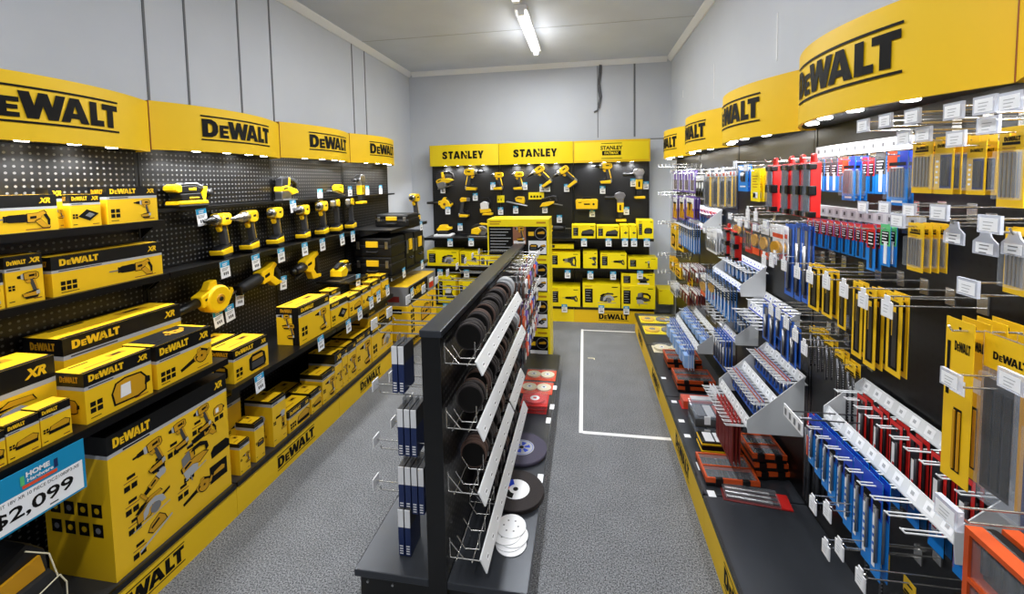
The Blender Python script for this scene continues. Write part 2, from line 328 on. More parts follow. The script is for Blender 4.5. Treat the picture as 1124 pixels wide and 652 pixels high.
# ------------------------------------------------------------------ shelving bays
ZF0, ZF1 = 1.785, 2.035
SPOT_W = 6.5
def to_world(loc, rz, x, y, z):
    c, s = math.cos(rz), math.sin(rz); return (loc[0]+c*x-s*y, loc[1]+s*x+c*y, loc[2]+z)
def bay(label, loc, rz, W, D, zk, off, sag, peg, sign, sign_mat, kick, kick_mat='sign_yellow', z0=ZF0, z1=ZF1, posts=(True,True), logo_x=0.0, logo_w=.5):
    """loc is on the floor at the middle of the perforated panel; the aisle is at -y"""
    t = thing('shelving_bay', label, 'display shelving', loc, rz, 'black perforated wall bays with yellow signs')
    g = .004
    MB().box(-W/2+g, W/2-g, 0, .02, .05, z0+.2, peg).build('perforated_panel', t)
    for s in (-1,1): MB().box(s*(W/2-.010)-.008, s*(W/2-.010)+.008, -.002, 0, zk, z0+.02, 'shelf_black').build('upright', t)
    MB().box(-W/2+g, W/2-g, -D+.004, 0, zk-.025, zk, 'deck_black').box(-W/2+g, W/2-g, -D-.006, -D+.004, zk-.022, zk, 'shelf_black').build('deck', t)
    k = MB().box(-W/2+.001, W/2-.001, -D, -D+.012, 0, zk-.024, kick_mat).build('kick_plate', t)
    if kick:
        mb = MB(); h = zk-.024
        if kick == 'logo': tool_logo(mb, 0, h*.30, .32, -D-.001, 'ink', h=h*.42)
        else: wall_logo(mb, 0, h*.3, .38, -D-.001, 'ink')
        mb.build('lettering', k)
    # bowed sign with its underside plate and end cheeks
    n = 24; mb = MB(); xs = [-W/2+.002+(W-.004)*i/n for i in range(n+1)]
    yo = [-off-sag*(1-(2*x/W)**2) for x in xs]
    vs = []
    for x, y in zip(xs, yo): vs += [(x,y,z0),(x,y,z1),(x,y+.012,z1),(x,y+.012,z0)]
    fs = []
    for i in range(n):
        a, b = 4*i, 4*i+4; fs += [(a,b,b+1,a+1),(a+1,b+1,b+2,a+2),(a+2,b+2,b+3,a+3),(a+3,b+3,b,a)]
    for q in range(4): mb.add(vs, fs[q::4], sign_mat, q in (0,2))
    mb.add(vs[:4], [(0,1,2,3)], sign_mat); mb.add(vs[-4:], [(3,2,1,0)], sign_mat)
    for x in (xs[0], xs[-1]): mb.box(min(x,x+(.004 if x<0 else -.004)), max(x,x+(.004 if x<0 else -.004)), -off, 0, z0, z1, sign_mat)
    sg = mb.build('sign_board', t)
    mb = MB(); mb.slab(list(zip(xs, [y+.013 for y in yo]))+[(xs[-1],-.001),(xs[0],-.001)], z0+.006, z0+.014, 'shelf_black'); mb.build('underside_plate', t)
    mb = MB(); zc = (z0+z1)/2
    if sign == 'tool': tool_logo(mb, logo_x, zc-.038, logo_w, -off-.003, 'ink', h=.092)
    elif sign == 'wall': wall_logo(mb, 0, zc-.045, .52, -off-.003, 'ink')
    elif sign == 'framed':
        mb.rect(-W/2+.02, W/2-.02, z0+.025, z1-.025, -off-.002, 'lemon_sign')
        for dz in (.085,-.085): mb.rect(-.115, .115, zc+dz-.003, zc+dz+.003, -off-.004, 'ink')
        put_text(mb, 'STANLEY', 0, zc+.012, .045, -off-.004, 'ink', bold=.03, centre=True)
        mb.rect(-.105, .105, zc-.05, zc+.0, -off-.004, 'ink'); put_text(mb, 'FATMAX', 0, zc-.04, .03, -off-.006, 'lemon_sign', bold=.03, centre=True)
    o = mb.build('lettering', sg); curve_on(o, W, sag)
    MB().box(-W/2+.0005,-W/2+.0035,-off-.003,-off+.001,z0,z1,'seam_orange').build('seam_strip', sg)
    for q in (-.285,-.095,.095,.285):
        x = W*q*.95; y = -off-sag*(1-(2*x/W)**2)+.045
        MB().lathe([(0,.017),(.003,.021),(.0055,.021)], 'z', (x,y,z0+.0005), 'led', 14).build('downlight', t)
        la = bpy.data.lights.new('downlight_glow','SPOT'); la.energy = SPOT_W if rz != RIGHT else SPOT_W*.78; la.spot_size = 2.75; la.spot_blend = .5; la.shadow_soft_size = .03; la.color = (.97,.985,1)
        lo = bpy.data.objects.new('downlight_glow', la); COL.objects.link(lo); lo.location = to_world(loc, rz, x, y, z0-.008)
        c = Vector((0,.08,-1)).normalized(); lo.rotation_euler = (Matrix.Rotation(rz,3,'Z') @ (Vector((0,0,-1)).rotation_difference(c)).to_matrix()).to_euler()
    return t

BW = .879
PEGL, PEGR, PEGB = -2.11, .93, 5.16
LY = [.848+BW*i for i in range(5)]                       # bay joints along the left wall
words = ['first of the long wall, its sign cut by the photo edge', 'second of the long wall, holding sander and blower',
         'third of the long wall, holding jigsaw and circular saw', 'last of the long wall, by the black tool cases']
for i in range(4):
    bay('black perforated bay, '+words[i], (PEGL, (LY[i]+LY[i+1])/2, 0), LEFT, BW, 2.11-1.672, .165, .08, .125, 'peg_left', 'tool', 'sign_yellow', 'logo', z0=(1.770,1.781,1.788,1.790)[i], z1=(2.006,2.013,2.03,2.047)[i], logo_x=-.007, logo_w=.47)
RY = [1.057+BW*i for i in range(-1,5)]
words = ['bay by the photo corner, its sign nearly all cut off', 'bay with the largest yellow sign, over the large grey tray', 'bay with the red plastic cases', 'bay with the pale blue blister packs', 'bay nearest the corner with purple packs']
for i in range(5):
    bay('black hook wall, '+words[i], (PEGR, (RY[i]+RY[i+1])/2, 0), RIGHT, BW, PEGR-.518, .19, .05, .145, 'peg_right', 'tool', 'sign_yellow', 'logo', logo_x=.02, logo_w=.48)
BX = [-1.89, -1.017, -.125, .747]
for i in range(3):
    bay('black perforated shelving on the far wall, '+['bay beside the black tool cases','bay in the middle of the three','bay with the small framed sign'][i],
        ((BX[i]+BX[i+1])/2, PEGB, 0), BACK, BX[i+1]-BX[i], PEGB-4.785, .17, .075, .05, 'peg_back', ['wall','wall','framed'][i], ['lemon_sign','lemon_sign','sign_yellow'][i], ['','wall','logo'][i],
        kick_mat=['lemon_sign','lemon_sign','sign_yellow'][i], z0=1.80, z1=2.055)

def shelf(label, loc, rz, W, D, group, lip=.03, brackets=True):
    """a shelf board; loc is the middle of its back edge on its top face"""
    t = thing('shelf', label, 'shelf', loc, rz, group)
    MB().box(-W/2+.003, W/2-.003, -D, -.008, -lip*.4, 0, 'shelf_black').box(-W/2+.003, W/2-.003, -D-.004, -D, -lip, .0, 'shelf_black').build('board', t)
    if brackets:
        for s in (-1,1):
            x = s*(W/2-.012); MB().sect([(-.009,-lip*.4),(-D*.75,-lip*.4),(-D*.72,-lip*.4-.012),(-.009,-.09)], x-.003, x+.003, 'shelf_black').build('bracket', t)
    return t
S1Z, S2Z, S3Z, S3BZ, DECKL, DECKR, DECKB = 1.447, 1.19, .787, .628, .165, .19, .17
def lmid(i): return (LY[i]+LY[i+1])/2
gs = 'black shelves on the long tool wall'
shelf('narrow upper shelf carrying the grinder, charger and drill cartons', (PEGL, lmid(0), S1Z), LEFT, BW, 2.11-1.976, gs)
zr = P(300,221,x=-2.05).z
for i, w in ((1,'under the sander'),(2,'under the jigsaw'),(3,'under the upright grinder near the corner')):
    shelf('very narrow black ledge '+w, (PEGL, lmid(i), zr), LEFT, BW, .075, gs, .015, False)
for i, w in ((0,'carrying the reciprocating saw carton'),(1,'carrying the three nearest drills'),(2,'carrying the farther drills')):
    shelf('narrow middle shelf '+w, (PEGL, lmid(i), S2Z), LEFT, BW, 2.11-1.973, gs)
shelf('deep shelf carrying one flat black tool case by the corner', (PEGL, lmid(3), S2Z), LEFT, BW, 2.11-1.676, gs)
shelf('deep shelf above the giant kit carton', (PEGL, lmid(0), S3Z), LEFT, BW, 2.11-1.676, gs)
shelf('deep shelf carrying the radio carton', (PEGL, lmid(1), S3BZ), LEFT, BW, 2.11-1.672, gs)
shelf('deep shelf carrying rows of small battery cartons', (PEGL, lmid(2), S3BZ), LEFT, BW, 2.11-1.672, gs)
shelf('deep shelf carrying the stacked black tool cases by the corner', (PEGL, lmid(3), .775), LEFT, BW, 2.11-1.676, gs)
SAZ, SBZ, BSX = .945, .607, 4.815
for i, w in enumerate(('the corner beside the black tool cases','the tall carton stack','the framed sign')):
    shelf('upper black shelf on the far wall near '+w, ((BX[i]+BX[i+1])/2, PEGB, SAZ), BACK, BX[i+1]-BX[i], PEGB-BSX, 'black shelves on the far wall')
    shelf('lower black shelf on the far wall near '+w, ((BX[i]+BX[i+1])/2, PEGB, SBZ), BACK, BX[i+1]-BX[i], PEGB-BSX, 'black shelves on the far wall')
# ------------------------------------------------------------------ power tools: side profiles used both as solid tools and as the pictures printed on cartons
# P: polygon in (x, z), half thickness; X: turned about a level axis at height z; D: disc facing the aisle
def toolset(Y='tool_yellow'):
    T = {}
    T['drill'] = [('chuck','X','black',.222,[(-.15,.004),(-.148,.008),(-.118,.009),(-.116,.015),(-.075,.021),(-.066,.021)]), ('gear_case','X','steel',.222,[(-.066,.025),(-.055,.029),(-.03,.031)]),
        ('housing','P',Y,[(-.034,.192),(-.036,.25),(.0,.257),(.055,.255),(.074,.242),(.076,.205),(.06,.188),(.02,.183)],.031),
        ('grip','P','dark_grey',[(.0,.19),(.042,.19),(.066,.075),(.026,.07)],.017), ('grip_stripe','P',Y,[(.030,.185),(.044,.185),(.068,.078),(.056,.076)],.0175), ('badge','P','ink',[(.0,.214),(.0,.234),(.045,.236),(.045,.214)],.0316), ('vents','P','ink',[(.052,.205),(.052,.245),(.058,.244),(.058,.206)],.0316), ('trigger','P',Y,[(-.032,.178),(.006,.19),(.012,.16),(-.012,.15)],.011),
        ('battery','P',Y,[(-.05,.022),(-.06,.05),(.056,.06),(.062,.022)],.036), ('battery_base','P','black',[(-.035,.0),(-.052,.022),(.064,.022),(.055,.0)],.034), ('battery_rail','P','black',[(-.058,.051),(-.03,.064),(.02,.074),(.058,.074),(.056,.061)],.031), ('battery_catch','P','steel',[(.045,.03),(.045,.066),(.072,.07),(.074,.034)],.03)]
    T['long_drill'] = [('spindle','X','steel',.222,[(-.20,.006),(-.15,.009),(-.148,.016),(-.10,.022),(-.09,.022)]), ('gear_case','X','steel',.222,[(-.09,.026),(-.03,.033)])]+T['drill'][2:]
    T['impact_driver'] = [('nose','X','black',.222,[(-.088,.008),(-.083,.014),(-.06,.018)]), ('gear_case','X','steel',.222,[(-.06,.022),(-.05,.027),(-.03,.031)])]+T['drill'][2:]
    T['angle_drill'] = [('head','P','steel',[(-.075,.215),(-.075,.255),(-.035,.262),(-.02,.24),(-.04,.215)],.02), ('nose','P','black',[(-.072,.193),(-.072,.215),(-.048,.215),(-.048,.193)],.011),
        ('housing','P',Y,[(-.034,.215),(-.036,.258),(.03,.262),(.05,.24),(.04,.205)],.027), ('grip','P','dark_grey',[(.0,.21),(.038,.212),(.058,.075),(.02,.07)],.017)]+T['drill'][8:]
    T['sander'] = [('pad','P','black',[(-.085,0),(-.085,.014),(.09,.014),(.09,0)],.045), ('base','P',Y,[(-.085,.014),(-.082,.034),(.085,.034),(.092,.014)],.043),
        ('skirt','P','black',[(-.06,.034),(-.07,.072),(.05,.075),(.07,.034)],.035), ('band','P',Y,[(-.02,.042),(-.02,.056),(.045,.056),(.045,.042)],.036), ('housing','P','black',[(-.075,.072),(-.09,.09),(-.075,.112),(.02,.116),(.06,.1),(.05,.072)],.034), ('nose','P',Y,[(-.075,.076),(-.098,.09),(-.098,.11),(-.075,.122),(-.055,.112),(-.055,.08)],.036),
        ('badge','P',Y,[(-.02,.084),(-.02,.104),(.03,.104),(.03,.084)],.035), ('grip','P','steel',[(-.05,.115),(-.03,.128),(.04,.13),(.075,.112),(.09,.085),(.06,.1),(.02,.117)],.028), ('rear_frame','P',Y,[(.06,.03),(.075,.1),(.1,.11),(.1,.095),(.085,.03)],.03), ('dust_canister','X','black',.07,[(.09,.02),(.1,.03),(.13,.03),(.135,.02)])]
    T['jigsaw'] = [('shoe','P','steel',[(-.085,0),(-.085,.007),(.06,.007),(.06,0)],.036), ('blade','P','blade_steel',[(-.055,-.03),(-.055,.01),(-.047,.01),(-.047,-.03)],.001),
        ('gear_case','P','steel',[(-.08,.007),(-.085,.06),(-.02,.07),(.01,.035),(.0,.007)],.028), ('housing','P',Y,[(-.085,.06),(-.085,.09),(-.04,.1),(.06,.075),(.085,.05),(.02,.035),(-.02,.06)],.03),
        ('front_cover','P','dark_steel',[(-.078,.09),(-.07,.145),(-.02,.16),(.0,.15),(-.02,.1)],.026), ('badge','P','ink',[(-.07,.068),(-.07,.084),(-.03,.09),(-.02,.078)],.031), ('strap','P',Y,[(-.02,.095),(-.015,.155),(.01,.15),(.0,.095)],.027),
        ('grip','P','rubber',[(-.01,.135),(.01,.155),(.06,.15),(.1,.115),(.1,.075),(.075,.065),(.08,.105),(.05,.125)],.018)]
    T['blower'] = [('nozzle','X','black',.075,[(-.29,.018),(-.2,.022),(-.1,.026)]), ('outlet','P',Y,[(-.1,.045),(-.1,.105),(-.03,.12),(.0,.05)],.035), ('fan_housing','D',Y,0,.055,.075,.045),
        ('hub','D','yellow_dark',0,.055,.028,.05), ('grille','D','black',0,.055,.014,.052), ('badge','P','ink',[(-.085,.072),(-.085,.09),(-.05,.094),(-.05,.076)],.036), ('grip','P','rubber',[(-.0,.13),(.02,.155),(.1,.075),(.085,.05),(.06,.085)],.018),
        ('bracket','P',Y,[(-.05,.12),(-.02,.16),(.02,.158),(.02,.125)],.022), ('tail','P',Y,[(.06,.0),(.07,.05),(.115,.075),(.12,.05),(.085,.01)],.02)]
    T['recip_saw'] = [('shoe','P','black',[(-.2,.055),(-.2,.115),(-.185,.115),(-.185,.055)],.03), ('boot','X','rubber',.085,[(-.185,.026),(-.16,.036),(-.05,.04),(-.01,.036)]), ('housing','P',Y,[(-.02,.045),(-.02,.125),(.06,.13),(.11,.15),(.13,.125),(.095,.105),(.075,.06),(.04,.045)],.034),
        ('badge','P','ink',[(.0,.075),(.0,.1),(.05,.104),(.05,.079)],.035), ('handle','P',Y,[(.04,.05),(.08,.07),(.13,.01),(.155,-.005),(.15,-.02),(.09,-.015)],.024), ('grip','P','rubber',[(.105,.11),(.13,.125),(.16,.06),(.155,0),(.135,.01),(.135,.055)],.018), ('blade','P','blade_steel',[(-.29,.08),(-.2,.078),(-.2,.092),(-.28,.09)],.001)]
    T['rotary_hammer'] = [('chuck','X','black',.09,[(-.17,.01),(-.165,.022),(-.13,.026)]), ('gear_case','X','dark_steel',.09,[(-.13,.03),(-.04,.038)]), ('housing','P',Y,[(-.05,.055),(-.05,.13),(.04,.15),(.105,.165),(.11,.135),(.06,.12),(.05,.07),(.02,.02),(-.02,.04)],.034),
        ('badge','P','ink',[(-.035,.085),(-.035,.108),(.02,.115),(.02,.09)],.035), ('handle','P',Y,[(.0,.04),(.04,.05),(.07,-.01),(.12,-.02),(.115,-.045),(.02,-.03)],.026), ('grip','P','rubber',[(.075,.145),(.11,.155),(.13,.08),(.12,-.02),(.095,-.015),(.1,.07)],.018), ('side_rail','P','dark_steel',[(-.14,.03),(-.14,.04),(-.05,.055),(-.05,.04)],.01)]
    T['circular_saw'] = [('base_plate','P','steel',[(-.13,0),(-.13,.006),(.11,.006),(.11,0)],.06), ('motor','P',Y,[(-.095,.03),(-.09,.08),(-.02,.1),(.01,.06),(-.02,.02)],.05),
        ('blade','D','blade_steel',.02,.042,.034,.004), ('guard','P','steel',[(-.062,.02),(-.055,.07),(-.02,.105),(.03,.112),(.075,.085),(.088,.04),(.06,.04),(.045,.065),(.015,.08),(-.015,.07),(-.03,.04)],.03),
        ('grip','P','rubber',[(-.1,.1),(-.06,.125),(.0,.135),(.02,.118),(-.03,.11),(-.08,.085)],.018), ('top_handle','P',Y,[(-.03,.12),(.0,.14),(.065,.135),(.075,.115),(.03,.118)],.018), ('front_knob','P','black',[(.07,.09),(.125,.1),(.125,.085),(.08,.075)],.014)]
    T['grinder'] = [('disc_guard','P','steel',[(-.035,.2),(-.055,.225),(-.045,.255),(-.01,.27),(.03,.262),(.045,.235),(.03,.2)],.03), ('gear_case','P','steel',[(-.03,.17),(-.032,.21),(.03,.21),(.028,.17)],.028),
        ('side_handle','X','rubber',.215,[(-.14,.012),(-.13,.017),(-.07,.013),(-.055,.016),(-.04,.008),(-.03,.008)]), ('housing','P',Y,[(-.028,.085),(-.03,.172),(.03,.172),(.026,.085)],.027), ('badge','P','ink',[(-.012,.1),(-.012,.155),(.008,.155),(.008,.1)],.028), ('grip','P','rubber',[(-.02,.03),(-.022,.085),(.022,.085),(.02,.03)],.021),
        ('battery','P',Y,[(-.04,0),(-.042,.02),(.05,.024),(.05,.0)],.034)]
    T['battery_pack'] = [('case','P',Y,[(-.05,.02),(-.04,.045),(.03,.06),(.055,.045),(.05,.018)],.03), ('base','P','black',[(-.055,0),(-.055,.02),(.055,.02),(.055,0)],.032)]
    T['charger'] = [('case','P','black',[(-.06,.03),(-.01,.075),(.06,.045),(.005,0)],.03), ('bay','P','dark_steel',[(-.02,.035),(.005,.055),(.035,.04),(.01,.02)],.031)]
    T['inflator'] = [('case','P',Y,[(-.075,.0),(-.085,.06),(-.065,.105),(-.02,.118),(.06,.112),(.085,.08),(.082,.01),(.04,-.005)],.05), ('display','P','white',[(-.05,.02),(-.045,.09),(.005,.092),(.005,.022)],.051), ('knob','P','black',[(.08,.035),(.085,.085),(.112,.075),(.112,.045)],.03)]
    T['radio'] = [('cage','P','black',[(-.07,0),(-.085,.03),(-.075,.1),(-.04,.125),(.05,.125),(.085,.1),(.085,.02),(.065,0)],.05), ('face','P',Y,[(-.055,.075),(-.05,.105),(.05,.105),(.055,.075)],.051), ('grille','P','dark_grey',[(-.06,.015),(-.06,.065),(.06,.065),(.06,.015)],.051)]
    T['work_light'] = [('lamp','P','white',[(-.04,.05),(-.045,.11),(-.01,.13),(.03,.115),(.035,.06)],.03), ('housing','P',Y,[(-.045,.02),(-.05,.06),(.04,.06),(.055,.03)],.03), ('hoop','P','black',[(.035,.05),(.055,.12),(.03,.165),(-.03,.165),(-.03,.15),(.02,.15),(.04,.115),(.025,.06)],.01), ('battery','P',Y,[(-.03,0),(-.02,.022),(.07,.022),(.07,0)],.03)]
    T['flush_tool'] = [('shoe','P','steel',[(-.17,.035),(-.165,.05),(.09,-.005),(.085,-.018)],.03), ('housing','P',Y,[(-.05,.045),(-.06,.085),(-.02,.105),(.05,.1),(.06,.05),(.05,.012)],.032), ('grip','P','rubber',[(-.04,.075),(-.035,.09),(.03,.085),(.03,.068)],.033)]
    T['loop_saw'] = [('loop','P','dark_steel',[(-.1,.07),(-.1,.085),(.03,.12),(.075,.11),(.08,.05),(.06,.05),(.055,.09),(.02,.1),(-.05,.08)],.02), ('housing','P',Y,[(-.12,-.01),(-.09,.035),(-.02,.05),(.05,.055),(.04,.03),(-.02,.0)],.03), ('blade','P','blade_steel',[(.03,.02),(.04,.035),(.14,.012),(.14,.0)],.004)]
    T['polisher'] = [('pad','X','white',0,[])]
    T['polisher'] = [('pad','P','white',[(-.1,0),(-.105,.012),(-.095,.024),(.095,.024),(.105,.012),(.1,0)],.09), ('skirt','P','black',[(-.07,.024),(-.06,.05),(.06,.05),(.07,.024)],.055), ('housing','P',Y,[(-.085,.075),(-.06,.1),(-.04,.13),(.03,.13),(.045,.105),(.085,.105),(.09,.08),(.05,.065),(-.06,.06)],.045), ('band','P','black',[(-.06,.05),(-.05,.068),(.05,.068),(.055,.05)],.047)]
    T['compressor'] = [('case','P',Y,[(-.11,.0),(-.115,.09),(-.1,.1),(.1,.1),(.115,.09),(.11,0)],.06), ('handle','P','black',[(-.05,.1),(-.04,.122),(.04,.122),(.05,.1),(.035,.1),(.03,.112),(-.03,.112),(-.035,.1)],.02), ('dial','D','black',.07,.05,.013,.062), ('vents','P','ink',[(-.09,.06),(-.09,.075),(-.05,.075),(-.05,.06)],.061), ('nameplate','P','ink',[(-.03,.04),(-.03,.06),(.035,.06),(.035,.04)],.061), ('foot','P','black',[(-.1,-.012),(-.11,0),(.11,0),(.1,-.012)],.058)]
    T['case'] = [('shell','P','black',[(-.08,0),(-.085,.05),(-.06,.08),(.05,.085),(.08,.06),(.08,.01)],.05)]
    return T
TOOLS = toolset()
def prof(sp):
    if sp[1] == 'P': return sp[3]
    if sp[1] == 'X': return [(t, sp[3]-r) for t, r in sp[4]]+[(t, sp[3]+r) for t, r in sp[4]][::-1]
    _, _, _, cx, cz, r, _ = sp
    return [(cx+r*math.cos(2*PI*i/14), cz+r*math.sin(2*PI*i/14)) for i in range(14)]
def picture(mb, kind, cx, cz, y, k, flip=False, ang=0.0, box=None, dark=False):
    """print a tool picture centred on (cx, cz), k times its real size"""
    sp = TOOLS[kind]; pts = [p for s in sp for p in prof(s)]
    mx = (min(p[0] for p in pts)+max(p[0] for p in pts))/2; mz = (min(p[1] for p in pts)+max(p[1] for p in pts))/2
    ca, sa = math.cos(ang), math.sin(ang)
    if box:
        bw, bh = max(p[0] for p in pts)-min(p[0] for p in pts), max(p[1] for p in pts)-min(p[1] for p in pts); k = min(box[0]/bw, box[1]/bh)
    sub = {'steel':'grey_strip','dark_steel':'mid_grey','blade_steel':'mid_grey','tool_yellow':'print_yellow','rubber':'ink','black':'ink'}
    if dark: sub['tool_yellow'] = 'dark_grey'
    for i, s in enumerate(sp):
        q = [((-1 if flip else 1)*(x-mx)*k, (z-mz)*k) for x, z in prof(s)]
        mb.flat([(cx+x*ca-z*sa, cz+x*sa+z*ca) for x, z in q], y-.00025*i, sub.get(s[2], s[2]))
        if s[2] == 'tool_yellow':          # dark outline so a yellow tool reads on a yellow carton
            g = 1.0; ox = sum(p[0] for p in q)/len(q); oz = sum(p[1] for p in q)/len(q)
            q2 = [(ox+(x-ox)*1.11, oz+(z-oz)*1.16) for x, z in q]
            mb.flat([(cx+x*ca-z*sa, cz+x*sa+z*ca) for x, z in q2], y-.00025*i+.0001, 'ink')
def make_tool(name, kind, label, cat, loc, rz, k=1.0, flip=False, ang=0.0, group=None, lean=0.0):
    t = thing(name, label, cat, loc, rz, group)
    if lean or ang: t.rotation_euler = (Matrix.Rotation(rz,3,'Z') @ Matrix.Rotation(lean,3,'Z') @ Matrix.Rotation(-ang,3,'Y')).to_euler()
    fl = -1 if flip else 1
    for s in TOOLS[kind]:
        mb = MB()
        if s[1] == 'P': mb.prism([(fl*x*k, z*k) for x, z in s[3]], -s[4]*k, s[4]*k, s[2]); o = mb.build(s[0], t, bevel=min(.006, s[4]*.35)*k if s[4] > .004 else 0)
        elif s[1] == 'X':
            pr = [(fl*x*k, r*k) for x, r in s[4]]; pr = pr if fl > 0 else pr[::-1]
            mb.lathe(pr, 'x', (0,0,s[3]*k), s[2], 14); mb.build(s[0], t, fix=True)
        else:
            _, _, m, cx, cz, r, h = s
            mb.lathe([(-h*k,r*.86*k),(-h*.8*k,r*k),(h*.8*k,r*k),(h*k,r*.86*k)], 'y', (fl*cx*k,0,cz*k), m, 20); mb.build(s[0], t, fix=True)
    return t

# ------------------------------------------------------------------ cartons
def icons(mb, x, z, s, nx, nz, y, m='ink'):
    for i in range(nx):
        for j in range(nz): mb.rect(x+i*s*1.25, x+i*s*1.25+s, z-j*s*1.3-s, z-j*s*1.3, y, m)
def lines(mb, x, z, w, n, y, m='ink', lh=.004, gap=.009):
    for i in range(n): mb.rect(x, x+w*(1-.25*((i*7)%3)/2), z-i*gap-lh, z-i*gap, y, m)
def carton(name, label, loc, rz, w, d, h, style='tool', pic=None, k=None, band=.27, flip=False, group=None, logo=True, xr=True, cat='carton', ang=0.0, side=True):
    """loc: middle of the front face's bottom edge"""
    t = thing(name, label, cat, loc, rz, group)
    if style == 'tool':
        zb = h*(1-band); zs = zb-min(.016, h*.07)
        mb = MB(); mb.box(-w/2,w/2,0,d,0,zs,'yellow'); mb.box(-w/2,w/2,0,d,zs,zb,'grey_strip'); mb.box(-w/2,w/2,0,d,zb,h,'black',top='yellow')
        mb.build('box_body', t)
        mb = MB(); lw = min(w*.5, (h-zb)*2.6)
        if logo: tool_logo(mb, -w/2+w*.06+lw/2, zb+(h-zb)*.28, lw, -.0008, 'yellow', False, h=min((h-zb)*.5, lw*.3))
        if xr: put_text(mb, 'XR', w/2-w*.06-(h-zb)*.8, zb+(h-zb)*.28, (h-zb)*.46, -.0008, 'yellow', w=(h-zb)*.8, bold=.05, shear=.25)
        if side and d > .08 and logo:                                              # the short end carries the wordmark too
            e = MB(); tool_logo(e, 0, zb+(h-zb)*.3, d*.62, 0, 'yellow_dark', False, h=min((h-zb)*.45, d*.2))
            n0 = len(e.v)
            mb.add([(-w/2-.0008, d/2-x, z) for x, y, z in e.v], e.f, 'yellow_dark')
        if mb.v: mb.build('lettering', t)
        mb = MB(); lines(mb, -w/2+w*.05, zs+(zb-zs)*.7, w*.35, 1, -.0006, 'dark_grey', (zb-zs)*.35)
        if pic:
            kk = k or min(w*.42, zs*.62)/.2
            picture(mb, pic, w*.17 if w > h*.9 else w*.08, zs*.53, -.0008, kk, flip, ang, (w*(.58 if w > h*.9 else .7), zs*.78))
            s = min(w*.075, zs*.17); icons(mb, -w/2+w*.06, zs*.60, s, 3 if w > h*1.4 else 2, 2, -.0006); lines(mb, -w/2+w*.06, zs*.14, w*.14, 1, -.0006, 'ink', .003)
            lines(mb, w*.2, zs*.12, w*.22, 1, -.0006, 'rust', .003)
        mb.build('printed_picture', t)
        mb = MB(); zt = h+.0007
        def trect(x0, x1, y0, y1, m, z=zt): mb.add([(x0,y0,z),(x1,y0,z),(x1,y1,z),(x0,y1,z)], [(0,1,2,3)], m)
        trect(-w/2+.0005, w/2-.0005, .0005, d*.13, 'ink')
        if d > .09:
            trect(-w*.34, w*.05, d*.34, d*.42, 'yellow_dark'); trect(w*.1, w*.36, d*.55, d*.78, 'yellow_dark'); trect(w*.16, w*.30, d*.6, d*.72, 'ink', zt+.0005); trect(-w*.38, -w*.12, d*.80, d*.86, 'ink')
        mb.build('printed_top', t)
        if pic and d > .12:
            mb = MB(); lines(mb, 0, 0, .1, 1, 0)
            e = MB(); picture(e, pic, 0, zs*.5, 0, 1, box=(d*.6, zs*.55))
            for f, m in zip(e.f, e.m): pass
            mb = MB(); mb.slots = list(e.slots); mb.v = [(-w/2+y-.0006, d/2-x, z) for x, y, z in e.v]; mb.f = e.f; mb.m = e.m; mb.sm = e.sm
            mb.build('printed_end', t)
    elif style == 'plain':        # bright yellow carton with a dark panel of text beside the picture
        mb = MB(); mb.box(-w/2,w/2,0,d,0,h,'lemon'); mb.build('box_body', t)
        mb = MB(); z0, z1 = h*.2, h*.8
        if w > .16: mb.rect(-w/2+w*.06, -w/2+w*.27, z0, z1, -.0006, 'ink'); lines(mb, -w/2+w*.08, z1-h*.06, w*.15, 5, -.0012, 'grey_strip', h*.02, h*.11)
        lines(mb, w*.28, h*.9, w*.15, 1, -.0006, 'ink', h*.035)
        lines(mb, -w/2+w*.06, h*.93, w*.2, 2, -.0006, 'yellow_dark', h*.02, h*.04)
        if pic: picture(mb, pic, w*.16, h*.42, -.0008, 1, flip, ang, (w*.52, h*.60), True)
        mb.build('printed_picture', t)
    return t
def carton_px(name, label, wall, xf, bl, br, top, z, d, **kw):
    """a carton whose front face runs between two photo points on the plane at xf (side walls) or y=xf (far wall)"""
    if wall == BACK:
        a, b = P(*bl, y=xf), P(*br, y=xf); h = P(*top, y=xf).z-z
        return carton(name, label, ((a.x+b.x)/2, xf, z), wall, abs(b.x-a.x), d, h, **kw)
    a, b = P(*bl, x=xf), P(*br, x=xf); h = P(*top, x=xf).z-z
    return carton(name, label, (xf, (a.y+b.y)/2, z), wall, abs(b.y-a.y), d, h, **kw)

# ------------------------------------------------------------------ price tickets
_tk = []
def price_tag(label, loc, rz, w=.062, h=.092, tilt=0.0):
    """loc: middle of its top edge"""
    if not _tk:
        o = MB().box(-.031,.031,-.0012,0,-.092,0,'paper').build('price_ticket'); o.location = loc; o.rotation_euler = (0,tilt,rz)
        tag(o, label, 'price ticket', 'white and blue price tickets')
        mb = MB(); mb.rect(-.031,.031,-.029,0,-.0016,'tag_blue'); lines(mb, -.016, -.010, .032, 2, -.002, 'white', .005, .009)
        mb.build('header', o)
        mb = MB(); lines(mb, -.022, -.036, .044, 3, -.0016, 'mid_grey', .0025, .006)
        for i in range(3): mb.rect(-.014+i*.012, -.006+i*.012, -.076, -.060, -.0016, 'dark_grey')
        mb.build('print', o); _tk.append(o); r = o
    else:
        r = dup(_tk[0], loc, rz, label, 'white and blue price tickets')
    r.rotation_euler = (Matrix.Rotation(rz,3,'Z') @ Matrix.Rotation(tilt,3,'Y')).to_euler()
    r.scale = (w/.062, 1, h/.092)
    return r
def ticket_px(label, wall, xf, px, py, tilt=0.0, **kw):
    p = P(px, py, y=xf) if wall == BACK else P(px, py, x=xf)
    return price_tag(label, p, wall, tilt=tilt, **kw)
